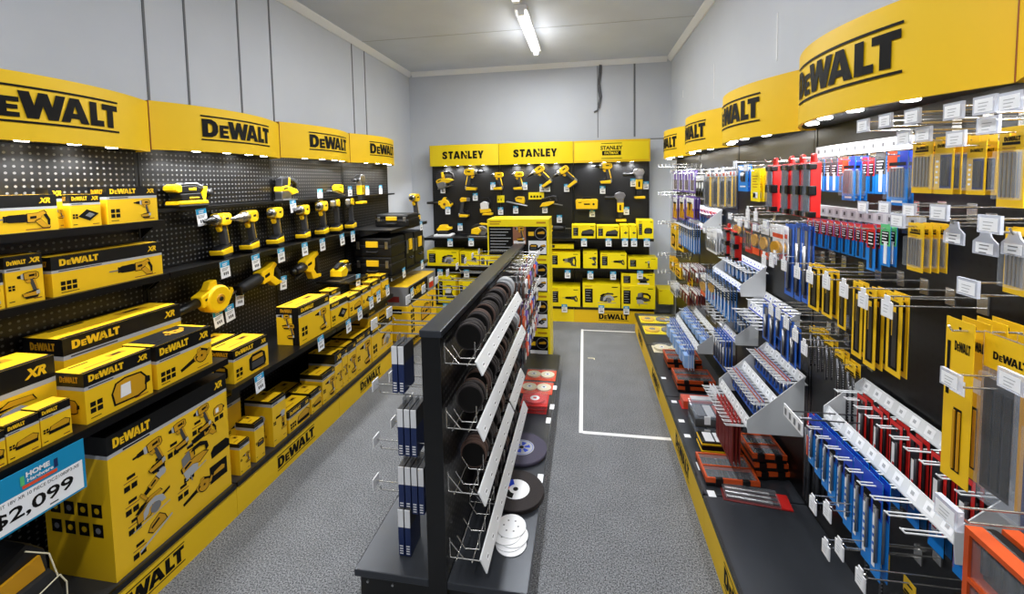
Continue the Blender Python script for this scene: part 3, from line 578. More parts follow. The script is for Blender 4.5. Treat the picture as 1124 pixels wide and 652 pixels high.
# ------------------------------------------------------------------ long tool wall
S1Z, S2Z, S3Z, S3BZ, DECKL = S1Z+.0006, S2Z+.0006, S3Z+.0006, S3BZ+.0006, DECKL+.0006
B = carton_px; X1 = -1.987
def tc(label, *a, **k): return carton_px('tool_carton', label, LEFT, *a, **k)
# upper shelf, nearest bay
a = P(64.4,249.3,x=X1).y
carton('tool_carton', 'yellow carton printed with a long grinder, on the upper shelf at the photo edge', (X1, (a+.99)/2, S1Z), LEFT, a-.99, .10, P(64,213,x=X1).z-S1Z, pic='recip_saw', k=.75, band=.33)
tc('yellow carton printed with a black battery charger, between grinder and drill cartons', X1, (78.5,249), (111.7,247), (79,213.6), S1Z, .09, pic='charger', band=.26)
carton('tool_carton', 'small yellow carton half hidden behind the charger carton', (X1-.035, 1.337, S1Z), LEFT, .045, .06, .158, pic='drill', logo=False)
tc('yellow carton printed with a drill, at the far end of the upper shelf', X1, (119,245.6), (173.6,240.7), (117.8,205), S1Z, .095, pic='drill', k=.62)
# middle shelf, nearest bay
a = P(6,340,x=X1).y
carton('tool_carton', 'yellow carton mostly cut off by the photo edge beside the impact driver carton', (X1, a-.06, S2Z), LEFT, .12, .1, .125, pic='drill')
tc('upright yellow carton printed with an impact driver, on the middle shelf', X1, (8.3,338.4), (49.7,330), (5,283), S2Z, .10, pic='impact_driver', band=.24)
tc('long yellow carton printed with a reciprocating saw, on the middle shelf', X1, (58.7,326), (178.8,299.4), (55.2,283), S2Z, .105, pic='recip_saw', k=.66, band=.34)
# deep shelf, nearest bay
X3 = -1.695
for i, (bl, br) in enumerate((((46.4,487),(79.3,471.7)), ((8.9,505),(45,488)))):
    tc(['small yellow battery carton at the end of the front row on the deep shelf','small yellow battery carton second from the end of the front row'][i], X3, bl, br, (44,450.6) if i == 0 else (6,468), S3Z, .075, pic='battery_pack', group='small battery cartons in a row', band=.22, xr=False)
y0 = P(8.5,505,x=X3).y
for i in (1,): carton('tool_carton', 'small yellow battery carton cut off by the photo edge', (X3, y0-.042, S3Z), LEFT, .08, .075, .107, pic='battery_pack', group='small battery cartons in a row', band=.22, xr=False)
a = P(59,389.4,x=-1.80)
carton('tool_carton', 'large yellow carton printed with a circular saw, behind the small battery cartons', (-1.80, a.y-.19, S3Z), LEFT, .38, .16, a.z-S3Z, pic='circular_saw', k=1.0, band=.3)
a, b = P(68,373,x=-1.90), P(197.4,335,x=-1.90)
carton('tool_carton', 'very long yellow and black carton along the back of the deep shelf', (-1.90, (a.y+b.y)/2, S3Z), LEFT, b.y-a.y, .185, a.z-S3Z, band=.25)
tc('yellow carton printed with a yellow tyre inflator, at the front of the deep shelf', X3, (95.3,463.7), (168,429), (91,411), S3Z, .125, pic='inflator', k=.85)
t = tc('yellow carton printed with a long blower and a black lid, next to the inflator carton', X3, (173,419), (232.7,389.8), (170.6,381), S3Z, .16, pic='blower', k=.46, ang=.35, band=.34)
mb = MB(); mb.box(-.105,.105,0.001,.159,0,.0012,'black')
e = MB(); picture(e, 'blower', 0, .08, 0, .42, ang=.4); mb2 = MB(); mb2.slots = list(e.slots); mb2.v = [(x, z, .002-y) for x, y, z in e.v]; mb2.f = e.f; mb2.m = e.m; mb2.sm = e.sm
hh = P(170.6,381,x=X3).z-S3Z
mb.shift(dz=hh).build('lid', t); mb2.shift(dz=hh).build('lid_picture', t)
# second bay, deep shelf
X4 = -1.70
tc('yellow carton printed with a black site radio, on the deep shelf of the second bay', X4, (257.6,422), (295,399), (256,385.3), S3BZ, .15, pic='radio', k=.8, flip=True)
a = P(256,385.3,x=X4)
carton('tool_carton', 'yellow carton directly behind the site radio carton', (X4-.165, a.y+.10, S3BZ), LEFT, .22, .15, a.z-S3BZ, pic='radio', k=.8)
t = tc('tall yellow kit carton with a black strip down its end, alone on the deep shelf', X4, (330,381), (363,360.4), (327.3,338.3), S3BZ, .155, pic='drill', k=.55, band=.2)
w, h = P(363,360.4,x=X4).y-P(330,381,x=X4).y, P(327.3,338.3,x=X4).z-S3BZ
mb = MB(); mb.v = []; vs = [(-w/2-.001,.05,.0),(-w/2-.001,.005,.0),(-w/2-.001,.005,h),(-w/2-.001,.05,h)]; mb.add(vs, [(0,1,2,3)], 'ink'); mb.build('end_strip', t)
mb = MB(); e = MB(); picture(e, 'drill', 0, h*.62, 0, .35); mb.slots = list(e.slots); mb.v = [(-w/2-.001+y, .105-x, z) for x, y, z in e.v]; mb.f = e.f; mb.m = e.m; mb.sm = e.sm; mb.build('end_picture', t)
# third bay, deep shelf: rows of small cartons
rows = [((364,355),(382,342),(363.5,334),0), ((384,343),(396.5,334),(384,326),0), ((398,333.5),(407.5,327),(398,318),0), ((409,326),(418,320),(409,310),0), ((419.5,319),(426.5,314),(419.5,303),0)]
for i, (bl, br, tp, s) in enumerate(rows):
    b = tc('small yellow battery carton, %s along the far end of the deep shelf' % ['nearest','second','third','fourth','farthest'][i], X4, bl, br, tp, S3BZ, .10, pic='battery_pack' if i % 2 else 'charger', xr=False, group='battery cartons on the third bay shelf', band=.2)
for i, (bl, br, tp) in enumerate([((364,337),(379,328),(364,320)), ((396,322),(405,316.5),(396,309.5)), ((408,316),(417,310.5),(408,304))]):
    a, b = P(*bl, x=X4-.13), P(*br, x=X4-.13); hh = .10
    carton('tool_carton', 'small yellow carton in the back row of the third bay shelf, %s' % ['nearest','middle','farthest'][i], (X4-.13, a.y+.06, S3BZ), LEFT, .115, .1, .19-.012*i, pic='charger', xr=False, group='battery cartons on the third bay shelf', band=.16)
# giant kit carton on the deck
XK = -1.688
a, b = P(128,638.5,x=XK), P(254.4,531.6,x=XK); h = P(247.8,410,x=XK).z-DECKL; w = b.y-a.y
t = thing('kit_carton', 'giant yellow carton picturing ten power tools, standing on the base deck', 'carton', (XK, (a.y+b.y)/2, DECKL), LEFT)
d = .30; zb = h*.875; zs = h*.85
mb = MB(); mb.box(-w/2,w/2,0,d,0,zs,'yellow'); mb.box(-w/2,w/2,0,d,zs,zb,'grey_strip'); mb.box(-w/2,w/2,0,d,zb,h,'black'); mb.build('box_body', t)
mb = MB(); tool_logo(mb, -w*.33, zb+.017, .135, -.001, 'yellow', False, h=.036); put_text(mb, 'XR', w*.37, zb+.02, .032, -.001, 'yellow', w=.045, bold=.05, shear=.25); lines(mb, -w*.4, zs+.010, .1, 1, -.001, 'ink', .006)
mb.build('lettering', t)
mb = MB()
for kind, u, v, k, an, fl in (('drill',.28,.80,.50,.12,0),('impact_driver',.52,.84,.46,.1,0),('impact_driver',.74,.86,.46,.1,0),('inflator',.91,.86,.30,0,0),('grinder',.28,.62,.42,-1.0,0),('recip_saw',.72,.70,.34,.12,0),('circular_saw',.27,.40,.62,.15,0),('jigsaw',.66,.52,.72,.25,0),('case',.90,.47,.62,0,0),('blower',.66,.22,.36,.28,0),('flush_tool',.28,.17,.55,.6,0)):
    picture(mb, kind, -w/2+w*u, zs*v, -.001, k, bool(fl), an)
for u, v in ((.09,.70),(.42,.74),(.64,.80),(.09,.50),(.10,.33),(.56,.62),(.54,.42),(.12,.10),(.48,.30),(.86,.80),(.30,.70)):
    icons(mb, -w/2+w*u, zs*v, .021, 2, 1, -.0008); mb.rect(-w/2+w*u+.012, -w/2+w*u+.042, zs*v+.022, zs*v+.034, -.0009, 'ink'); lines(mb, -w/2+w*u, zs*v+.014, .05, 1, -.0008, 'rust', .003)
mb.rect(w*.28, w*.46, zs*.17, zs*.34, -.0008, 'ink'); picture(mb, 'battery_pack', w*.37, zs*.25, -.0012, .6)
mb.build('printed_picture', t)
mb = MB()
for i in range(4):
    for j in range(2):
        yy = .04+i*.062; zz = zs*.36+j*.075
        mb.add([(-w/2-.001,yy+.045,zz),(-w/2-.001,yy,zz),(-w/2-.001,yy,zz+.05),(-w/2-.001,yy+.045,zz+.05)], [(0,1,2,3)], 'ink')
        mb.add([(-w/2-.0015,yy+.022+.012*math.cos(q*PI/4),zz+.025+.012*math.sin(q*PI/4)) for q in range(8)], [tuple(range(7,-1,-1))], 'yellow' if (i+j) % 3 else 'mid_grey')
mb.build('printed_end', t)
# soft tool bag behind the price sign
t = thing('tool_bag', 'black tool bag with yellow piping at the photo corner, beside the giant carton', 'bag', (-1.70, 1.0, DECKL), LEFT)
MB().prism([(-.13,0),(-.15,.12),(-.13,.2),(.05,.21),(.07,.1),(.06,0)], .0, .25, 'rubber').build('body', t, bevel=.03)
MB().prism([(-.12,.17),(-.11,.28),(.0,.33),(.045,.27),(.05,.19)], .03, .22, 'black').build('flap', t, bevel=.02)
MB().tube([(-.13,-.004,.15),(-.05,-.006,.155),(.05,-.004,.18),(.066,-.004,.14),(.064,-.004,.03)], 0.0022, 'cream').tube([(.045,-.004,.18),(.03,.0,.27),(-.02,.01,.32)], .0022, 'cream').build('piping', t)
MB().prism([(-.1,.2),(-.1,.25),(.02,.27),(.03,.21)], .02, .03, 'yellow_dark').build('label_panel', t)
# hanging promotional price sign
ps = P(47,500,x=-1.655)
t = thing('price_sign', 'blue and white hanging price sign reading 2,099 below the deep shelf', 'sign', (-1.652, 1.112-.16, .772), LEFT)
W, H = .32, .168
MB().box(-W/2,W/2,-.002,0,-H,0,'sign_blue').build('card', t)
mb = MB(); mb.rect(-W/2,W/2-.008,-H+.006,-H*.40,-.0024,'paper'); mb.build('white_panel', t)
mb = MB(); put_text(mb, '$2,099', -.072, -H+.024, .046, -.003, 'ink', w=.196, bold=.02); put_text(mb, 'KIT 18V XR 10 PIECE DCZ1080P3-XE', -.058, -H*.40-.017, .010, -.003, 'dark_grey', w=.200, bold=0)
put_text(mb, 'HOME', .010, -.030, .016, -.003, 'white', w=.058, bold=.05); put_text(mb, 'Hardware', .012, -.045, .011, -.003, 'white', w=.064, bold=.03)
mb.rect(.0,.085,-.060,-.050,-.003,'red_orange'); mb.rect(-.004,.006,-.049,-.02,-.003,'green'); mb.rect(.078,.088,-.045,-.018,-.003,'navy'); mb.rect(.06,.082,-H+.014,-H+.018,-.003,'dark_grey')
mb.build('lettering', t)
# cartons on the deck, second bay onwards
XD = -1.69
def dk(label, bl, br, tp, dep=.16, xf=XD, **k): return carton_px('tool_carton', label, LEFT, xf, bl, br, tp, DECKL, dep, **k)
gd = 'yellow cartons along the base deck'
dk('small yellow carton at the front of the deck, touching the giant carton', (264,517), (275,508), (263.5,487), .1, pic='drill', group=gd, logo=False, xr=False, band=.12)
dk('tall narrow yellow carton at the back of the deck behind the small front one', (250.5,490), (266,478), (250,437), .08, xf=-1.80, pic='drill', group=gd, logo=False, xr=False, band=.1)
dk('yellow carton with a white dot, standing just past the small one by the giant carton', (281,504), (291,496), (281,464), .12, pic='radio', group=gd, logo=False, xr=False, band=.12)
dk('yellow carton with a dark end strip and a tall drill bit picture', (300.5,485.5), (315,472), (299,441), .17, pic='grinder', group=gd, logo=False, xr=False, band=.06)
dk('low yellow and black carton in front of the row under the second bay', (317.5,470), (340,450), (317.5,452), .12, pic='battery_pack', group=gd, band=.3)
dk('yellow carton with picture of a drill, behind the low black-banded one', (314,459), (332,444), (314,432), .14, xf=-1.84, pic='drill', group=gd, band=.2, logo=False)
dk('low yellow carton past the bay joint with a glimpse of black top', (342,448.5), (353,438), (342,432), .15, pic='battery_pack', group=gd, band=.2, logo=False)
dk('yellow carton showing a drill, in the middle of the third bay deck', (354.5,437), (368,424), (354,412), .16, pic='drill', group=gd, band=.15, logo=False)
dk('taller yellow carton with black upper band and open top flaps', (368.5,424), (376,417), (368,389), .2, pic='drill', group=gd, band=.25, logo=False)
dk('narrow yellow carton with an impact driver, right after the open-topped one', (376.5,416.5), (382,411), (376.5,385), .2, pic='impact_driver', group=gd, band=.12, logo=False)
dk('yellow carton with a green spot and torch picture', (382.5,411), (391.5,403), (382.5,380), .2, pic='impact_driver', group=gd, band=.16, logo=False)
dk('yellow carton with a drill driver, before the two stacked wide cartons', (392,402.5), (407.5,390), (392,371), .2, pic='drill', group=gd, band=.16)
t = dk('wide yellow carton at the bottom of the two stacked before the corner', (408.5,389.5), (431,371), (408.5,360), .25, pic='circular_saw', group=gd, band=.2)
a, b = P(408.5,389.5,x=XD), P(431,371,x=XD); h1 = P(408.5,360,x=XD).z-DECKL
carton('tool_carton', 'wide yellow carton lying on top of the stack before the corner', (XD-.03, (a.y+b.y)/2, DECKL+h1), LEFT, b.y-a.y-.02, .22, .12, pic='battery_pack', group=gd, band=.3)
# corner: big compressor carton with a grey-banded one on top
XC = -1.575; a, b = P(449,375,x=XC), P(479,345,x=XC); hz = P(449,336,x=XC).z
t = carton('compressor_carton', 'large yellow carton with a dark badge, on the deck in the far corner', (XC, (a.y+b.y)/2, DECKL), LEFT, b.y-a.y, .26, hz-DECKL, style='none')
w, h = b.y-a.y, hz-DECKL
MB().box(-w/2,w/2,0,.26,0,h,'yellow').build('box_body', t)
mb = MB(); icons(mb, -w*.42, h*.85, .035, 2, 5, -.001); picture(mb, 'compressor', w*.1, h*.5, -.001, 1.1); icons(mb, w*.32, h*.8, .05, 1, 2, -.001)
mb.add([(-w/2-.001,.16,h*.78),(-w/2-.001,.06,h*.78),(-w/2-.001,.06,h*.92),(-w/2-.001,.16,h*.92)], [(0,1,2,3)], 'ink'); mb.build('printed_picture', t)
t = thing('compressor_carton', 'yellow topped carton with grey and black sides, on the large carton in the corner', 'carton', (XC-.005, (a.y+b.y)/2, hz), LEFT)
h = P(449,317,x=XC).z-hz+.02
mb = MB(); mb.box(-w/2+.01,w/2-.01,0,.25,0,h,'mid_grey',top='yellow'); mb.build('box_body', t)
mb = MB(); mb.rect(-w*.45,w*.2,.01,h-.01,-.001,'ink'); tool_logo(mb, -w*.12, h*.35, w*.4, -.002, 'yellow', False); mb.rect(w*.26,w*.42,.03,h*.5,-.001,'red'); mb.rect(w*.26,w*.42,h*.5,h*.75,-.001,'white')
mb.add([(-w/2+.009,.2,h*.2),(-w/2+.009,.08,h*.2),(-w/2+.009,.08,h*.5),(-w/2+.009,.2,h*.5)], [(0,1,2,3)], 'dark_red'); mb.build('printed_picture', t)

# ---- tools on display
gt = 'display tools on the long wall'
def on(px, xc): return P(px, 200, x=xc).y
XS = -2.043
def disp(kind, px, z, label, name=None, xc=XS, **k):
    return make_tool(name or kind, kind, label, 'power tool', (xc, on(px, xc), z), LEFT, group=gt, **k)
disp('sander', 204, zr+.0005, 'yellow and black palm sander on the narrow ledge past the drill carton', xc=-2.058, k=1.0)
disp('jigsaw', 314.5, zr+.0005, 'grey and yellow jigsaw on the narrow ledge above the fourth drill', xc=-2.066, k=1.05)
dz = S2Z+.0005
for kind, px, k, lab in (('drill',238.5,1.0,'yellow drill with black chuck, nearest of the row on the middle shelf'), ('long_drill',270,1.0,'yellow drill with a long silver nose, second of the row on the middle shelf'), ('impact_driver',299,1.02,'short yellow impact driver, third of the row on the middle shelf'),
        ('drill',330,1.02,'yellow drill under the jigsaw, fourth of the row on the middle shelf'), ('impact_driver',351,1.08,'yellow impact driver, fifth of the row on the middle shelf'), ('angle_drill',367,1.08,'yellow drill with dark grip, sixth of the row on the middle shelf'), ('angle_drill',383,1.08,'yellow right-angle driver with silver head, last of the row')):
    disp(kind, px, dz, lab, name='cordless_drill' if 'drill' in kind else 'impact_driver', k=k, xc=-2.045, lean=.30)
c = P(236,327,x=-2.0); make_tool('leaf_blower', 'blower', 'yellow blower with a long black nozzle hanging over two price tickets', 'power tool', (-2.0, c.y, c.z-.055), LEFT, k=1.0, group=gt, ang=.16)
c = P(288,305,x=-2.03); make_tool('reciprocating_saw', 'recip_saw', 'yellow reciprocating saw with black nose hanging under the third drill', 'power tool', (-2.03, c.y, c.z-.075), LEFT, k=.98, group=gt, ang=.2)
c = P(338,293,x=-2.03); make_tool('rotary_hammer', 'rotary_hammer', 'yellow hammer drill with loop handle hanging under the fourth drill', 'power tool', (-2.03, c.y, c.z-.07), LEFT, k=1.0, group=gt, ang=.15)
c = P(376,305,x=-1.93); sp = MB().box(-.15,.15,-.14,.13,-.012,0,'shelf_black').build('display_plate'); sp.location = (-1.93,c.y,c.z-.002); sp.rotation_euler = (0,0,LEFT)
tag(sp, 'small black display plate under the circular saw', 'shelf')
MB().box(-.01,.01,.10,.178,-.05,-.012,'shelf_black').build('bracket', sp)
make_tool('circular_saw', 'circular_saw', 'yellow circular saw with a silver guard on a black plate', 'power tool', (-1.93, c.y, c.z-.0015), LEFT, k=1.0, group=gt)
c = P(371,208,x=-2.06); make_tool('multi_tool', 'flush_tool', 'grey and yellow planer lying on the ledge between two price tickets', 'power tool', (-2.06, c.y, zr+.02), LEFT, k=.8, group=gt)
c = P(396,210,x=-2.0); make_tool('angle_grinder', 'grinder', 'yellow angle grinder hanging upright near the corner end of the wall', 'power tool', (-2.0, c.y, P(396,223,x=-2.06).z), LEFT, k=.98, group=gt)
c = P(455,240,x=-1.76); make_tool('cordless_drill', 'impact_driver', 'yellow drill on the deep shelf beside the flat black case', 'power tool', (-1.76, c.y, S2Z+.0005), LEFT, k=1.15, group=gt)

# ---- black tool cases in the corner
def tool_case(label, loc, rz, w, d, h, flat=False):
    t = thing('tool_case', label, 'tool case', loc, rz, 'black hard tool cases')
    MB().box(-w/2,w/2,0,d,0,h*.58,'black').build('lower_shell', t, bevel=.012)
    MB().box(-w/2+.004,w/2-.004,.004,d-.004,h*.6,h,'black').build('lid', t, bevel=.016)
    MB().box(-w/2-.003,w/2+.003,-.003,d+.003,h*.575,h*.62,'dark_steel').build('seam_band', t)
    MB().box(-w*.16,w*.16,-.012,.002,h*.5,h*.82,'yellow').build('latch', t, bevel=.004)
    for s in (-1,1):
        MB().box(s*w*.38-.014,s*w*.38+.014,-.009,.002,h*.42,h*.8,'steel').build('clip', t, bevel=.003)
    for s in (0.22,.78): MB().box(-w/2-.009,-w/2+.002,d*s-.02,d*s+.02,h*.42,h*.8,'yellow' if s < .5 else 'steel').build('side_latch', t, bevel=.003)
    MB().tube([(-w*.14,-.002,h*.3),(-w*.13,-.02,h*.26),(w*.13,-.02,h*.26),(w*.14,-.002,h*.3)], .007, 'rubber', 8).build('handle', t)
    return t
yc = P(425,236,x=-1.76).y
tool_case('flat black tool case with yellow latch on the upper deep shelf by the corner', (-1.80, 3.78, S2Z), 0, .34, .27, .115)
tool_case('black tool case, lower one of the two stacked by the circular saw', (-1.87, 3.52, .7756), 0, .36, .30, .17)
tool_case('black tool case, upper one of the two stacked by the circular saw', (-1.87, 3.52, .946), 0, .36, .30, .17)
tool_case('tall black tool case standing next to the two stacked cases', (-1.70, 3.955, .7756), LEFT, .20, .36, .34)
tool_case('tall black tool case at the corner end of the deep shelf', (-1.70, 4.20, .7756), LEFT, .26, .36, .33)

# ---- price tickets along the wall
XT1, XT2, XT3 = -2.032, -1.966, -1.665
for px, py, xf, what, tl in ((220,229,XT1,'below the palm sander',-.12),(321,219,XT1,'below the jigsaw',-.1),(351,207.5,-2.05,'between the jigsaw and the grey planer',0),(384,204.5,-2.05,'right after the grey planer',0),(403,204,-2.05,'just past the upright angle grinder',0),(417.5,203.5,-2.05,'on the last bit of narrow ledge',0),
        (246,287,XT2,'below the nearest drill',-.08),(280,279.5,XT2,'below the long-nosed drill',-.08),(308,272.5,XT2,'below the third tool of the drill row',-.06),(334,266.5,XT2,'below the fourth tool of the drill row',-.06),(353.5,262,XT2,'below the fifth tool of the drill row',-.06),(375,257,XT2,'below the sixth tool of the drill row',-.12),(387,253.5,XT2,'below the right-angle driver',-.04),
        (238,341,-1.985,'under the blower, nearer of the pair',-.15),(251,335,-1.985,'under the blower, farther of the pair',-.12),(263,319,-2.04,'hanging behind the blower tail',.06),(311,303,-2.03,'behind the reciprocating saw handle',.05),(393,301,-1.80,'in front of the circular saw',.06)):
    ticket_px('white and blue price ticket '+what, LEFT, xf, px, py, tl)
for px, py, what in ((284,411,'below the site radio carton'),(351.5,369,'below the tall kit carton'),(382,351,'nearest of the five below the small battery cartons'),(394.5,337.5,'second of the five below the small battery cartons'),(407,326,'third of the five below the small battery cartons'),(415,319.5,'fourth of the five below the small battery cartons'),(425,313,'last of the five below the small battery cartons')):
    ticket_px('white and blue price ticket '+what, LEFT, XT3, px, py, -.08)
for px, py, what in ((443,294,'below the stacked black cases'),(463,285.5,'below the tall black cases')): ticket_px('white and blue price ticket '+what, LEFT, -1.668, px, py, -.1)
ticket_px('white and blue price ticket below the flat black case', LEFT, -1.668, 462, 243, -.06)
ticket_px('white and blue price ticket stuck on the grey and black carton in the corner', LEFT, XC+.008, 452, 316, -.1)
# ------------------------------------------------------------------ far wall
DECKB2 = DECKB+.0006
YS = BSX+.012
def bc(label, x0, x1, yb, yt, z, d=.2, yf=YS, pic=None, group='yellow cartons on the far wall shelves', **k):
    a, b = P(x0,yb,y=yf), P(x1,yb,y=yf); h = P((x0+x1)/2,yt,y=yf).z-z
    return carton('tool_carton', label, ((a.x+b.x)/2, yf, z), BACK, b.x-a.x-.004, d, h, style='plain', pic=pic, group=group, **k)
za, zb_ = SAZ+.0006, SBZ+.0006
# upper shelf
bc('low lemon yellow carton on the upper far shelf, first past the tall carton stack', 627.5, 654, 261, 247, za, pic='battery_pack')
bc('low lemon yellow carton on the upper far shelf, second past the tall carton stack', 655, 680, 261, 248, za, pic='battery_pack')
bc('small lemon yellow carton on the upper far shelf, nearer the stack of two alike', 681, 690, 260.5, 247, za, pic='charger')
bc('small lemon yellow carton on the upper far shelf, next to the tall end one', 690.5, 699, 260.5, 247, za, pic='charger')
bc('taller lemon yellow carton with black band closing the upper far shelf', 700, 717.5, 260, 241.5, za, pic='radio')
# lower shelf
bc('wide lemon yellow carton on the lower far shelf beside the corner', 469, 504, 293.5, 275, zb_, d=.24, pic='circular_saw')
bc('lemon yellow carton with a long flat tool, second on the lower far shelf', 505, 526, 293.5, 276, zb_, pic='flush_tool')
bc('small lemon yellow carton seen over the hooks of the low stand', 527, 545, 293.5, 281, zb_, pic='inflator')
bc('wide lemon yellow carton right after the tall carton stack on the lower far shelf', 603, 637, 295.5, 277, zb_, pic='rotary_hammer')
bc('lemon yellow carton lying on top of the wide one by the tall carton stack', 601, 630, 276, 268, zb_+.215, yf=YS+.02, d=.18, pic=None)
bc('upright lemon yellow carton with a heat gun picture on the lower far shelf', 640, 656, 296, 276, zb_, pic='drill')
bc('lemon yellow carton with a torch picture on the lower far shelf', 659, 688, 297, 278, zb_, pic='recip_saw')
bc('long low lemon yellow carton at the end of the lower far shelf', 689.5, 722, 297, 283, zb_, pic='grinder')
# base deck
yd = 4.80
bc('lemon yellow carton with a work light, on the far deck beside the corner', 481, 500.5, 332, 303, DECKB2, yf=yd, d=.24, pic='work_light')
bc('small lemon yellow carton on the far deck behind the low stand', 504, 520, 331, 308, DECKB2, yf=yd, d=.2, pic='inflator')
bc('lemon yellow carton with a saw picture on the far deck beside the tall stack', 604, 637, 333.5, 315.5, DECKB2, yf=yd, d=.26, pic='recip_saw')
bc('large lemon yellow carton picturing a tool kit in the middle of the far deck', 639.5, 681, 334.5, 312, DECKB2, yf=yd, d=.3, pic='circular_saw')
bc('lemon yellow carton under another one at the end of the far deck', 682, 719.5, 335, 314, DECKB2, yf=yd, d=.28, pic='jigsaw')
h0 = P(700,314,y=yd).z
bc('lemon yellow carton lying on top at the end of the far deck', 682, 719, 314, 300.5, h0+.0006, yf=yd+.012, d=.09, pic='polisher')
a = P(722,337,z=.001); t = carton('tool_carton', 'yellow carton standing on the floor in the corner past the far deck', (P(731,336,y=4.93).x, 4.93, DECKR+.0006), BACK, .16, .22, P(731,318,y=4.93).z-DECKR, style='plain', group='yellow cartons on the far wall shelves')
# tools
YT = 5.09
gf = 'display tools hung on the far wall'
def bt(kind, px, pz, label, name=None, k=1.3, y=YT, **kw):
    p = P(px, pz, y=y)
    t = make_tool(name or kind, kind, label, 'power tool', (p.x, y, p.z), BACK, k=k, group=gf, **kw)
    return t
bt('jigsaw', 490.5, 205.5, 'yellow jigsaw hung at the top corner of the far wall', k=1.25, ang=.25)
bt('drill', 518, 211, 'yellow drill with a long side rod, top row of the far wall', name='cordless_drill', k=1.12, flip=True)
bt('impact_driver', 546.5, 210, 'small yellow drill under the first far sign, beside a price ticket', k=.9)
bt('impact_driver', 568.5, 210, 'small yellow drill under the second far sign', k=.92)
bt('drill', 602, 205, 'yellow drill tilted nose down under the second far sign', name='cordless_drill', k=1.05, ang=.55)
bt('drill', 630, 205, 'yellow drill tilted nose down nearer the framed sign', name='cordless_drill', k=1.05, ang=.6)
bt('drill', 664.5, 203.5, 'yellow drill hung level under the framed sign', name='cordless_drill', k=1.02)
bt('grinder', 701.5, 218, 'grey and yellow angle grinder hung high at the end of the far wall', name='angle_grinder', k=1.3)
bt('grinder', 681, 243, 'grey and yellow angle grinder hung under the framed sign', name='angle_grinder', k=1.28)
bt('blower', 489, 228, 'yellow blower with black nozzle sticking out past the far wall edge', name='leaf_blower', k=.82)
bt('angle_drill', 510, 240, 'bent yellow drill hung beside the blower on the far wall', name='cordless_drill', k=1.0, flip=True)
bt('work_light', 533, 236, 'white and yellow work light hung on the far wall', k=1.3)
bt('flush_tool', 571, 225, 'yellow tool on a long silver foot hung on the far wall', name='edge_trimmer', k=1.0)
bt('loop_saw', 604, 226, 'yellow hand saw tool with a loop handle hung on the far wall', name='pruning_saw', k=1.05)
bt('compressor', 644, 229, 'yellow box shaped air compressor hung in the middle of the far wall', name='air_compressor', k=1.12)
p = P(488,261.5,y=5.0); make_tool('polisher', 'polisher', 'yellow polisher with a white pad on the upper far shelf', 'power tool', (p.x, 5.0, za), BACK, k=1.05, group=gf)
p = P(528,261,y=4.98); make_tool('circular_saw', 'circular_saw', 'grey circular saw half hidden by the tall carton stack', 'power tool', (p.x, 4.98, za), BACK, k=1.15, group=gf)
p = P(612,258,y=4.97); make_tool('angle_grinder', 'recip_saw', 'yellow and black grinder lying on the upper far shelf beside the stack', 'power tool', (p.x-.07, 4.97, za+.028), BACK, k=.8, group=gf, flip=True)
# pegs that carry the tools
mbp = None
hook0 = None
def tool_peg(x, z, label):
    global hook0
    if hook0 is None:
        o = MB().cyl((0,-.085,0),(0,0,0),.004,'dark_steel').cyl((0,-.085,0),(0,-.088,.018),.004,'dark_steel').box(-.012,.012,-.003,0,-.03,.012,'dark_steel').build('tool_peg', fix=False)
        o.location = (x, PEGB, z); tag(o, label, 'hook', 'short steel pegs carrying the far wall tools'); hook0 = o; return
    dup(hook0, (x, PEGB, z), 0, label, 'short steel pegs carrying the far wall tools')
PEGN = ['jigsaw','drill with the long side rod','first small drill','second small drill','first tilted drill','second tilted drill','level drill','high angle grinder','lower angle grinder','blower','bent drill','work light','long silver foot tool','loop handled saw','air compressor']
for k, (px, pz) in enumerate(((490,199),(518,203),(546,199),(568,199),(602,196),(630,196),(664,196),(701,201),(681,226),(490,221),(512,232),(533,229),(571,222),(604,219),(644,226))):
    q = P(px, pz, y=YT+.03); tool_peg(q.x, q.z, 'short steel peg behind the %s on the far wall' % PEGN[k])
# yellow info cards
for px, py, w, h, lab in ((549.5,218.5,.085,.085,'small square yellow card beside the work light'), (588.5,215,.185,.085,'wide yellow card with a row of dots on the far wall')):
    q = P(px, py, y=5.12); c = MB().box(-w/2,w/2,-.002,.03,-h/2,h/2,'lemon').build('info_card'); c.location = q; tag(c, lab, 'card')
    mb = MB(); n = 4 if w > .1 else 2
    for i in range(n): mb.rect(-w*.38+i*w*.8/n, -w*.38+i*w*.8/n+w*.13, -h*.25, h*.05, -.003, 'ink')
    mb.build('print', c)
for px, py, what in ((486,204,'under the jigsaw on the far wall'),(521.5,212,'under the drill with the long side rod'),(541,200,'beside the first small drill on the far wall'),(576,200,'beside the second small drill on the far wall'),(595,202,'under the first tilted drill, nearer of two'),(601,202,'under the first tilted drill, farther of two'),(622,202,'under the second tilted drill'),(661.5,204,'under the level drill below the framed sign'),
        (695,196,'beside the nose of the high angle grinder'),(709,199,'after the high angle grinder'),(491.5,227,'under the far wall blower'),(505,245,'beside the bent drill'),(549.5,227.5,'under the small square yellow card'),(566,226,'under the tool on the long silver foot'),(598,225.5,'under the loop handled saw'),(614,236,'in the gap above the shelf grinder'),(650,229.5,'under the air compressor'),(687.5,227,'beside the lower angle grinder')):
    ticket_px('white and blue price ticket '+what, BACK, 5.095 if 'under the far wall blower' not in what else 5.0, px, py)
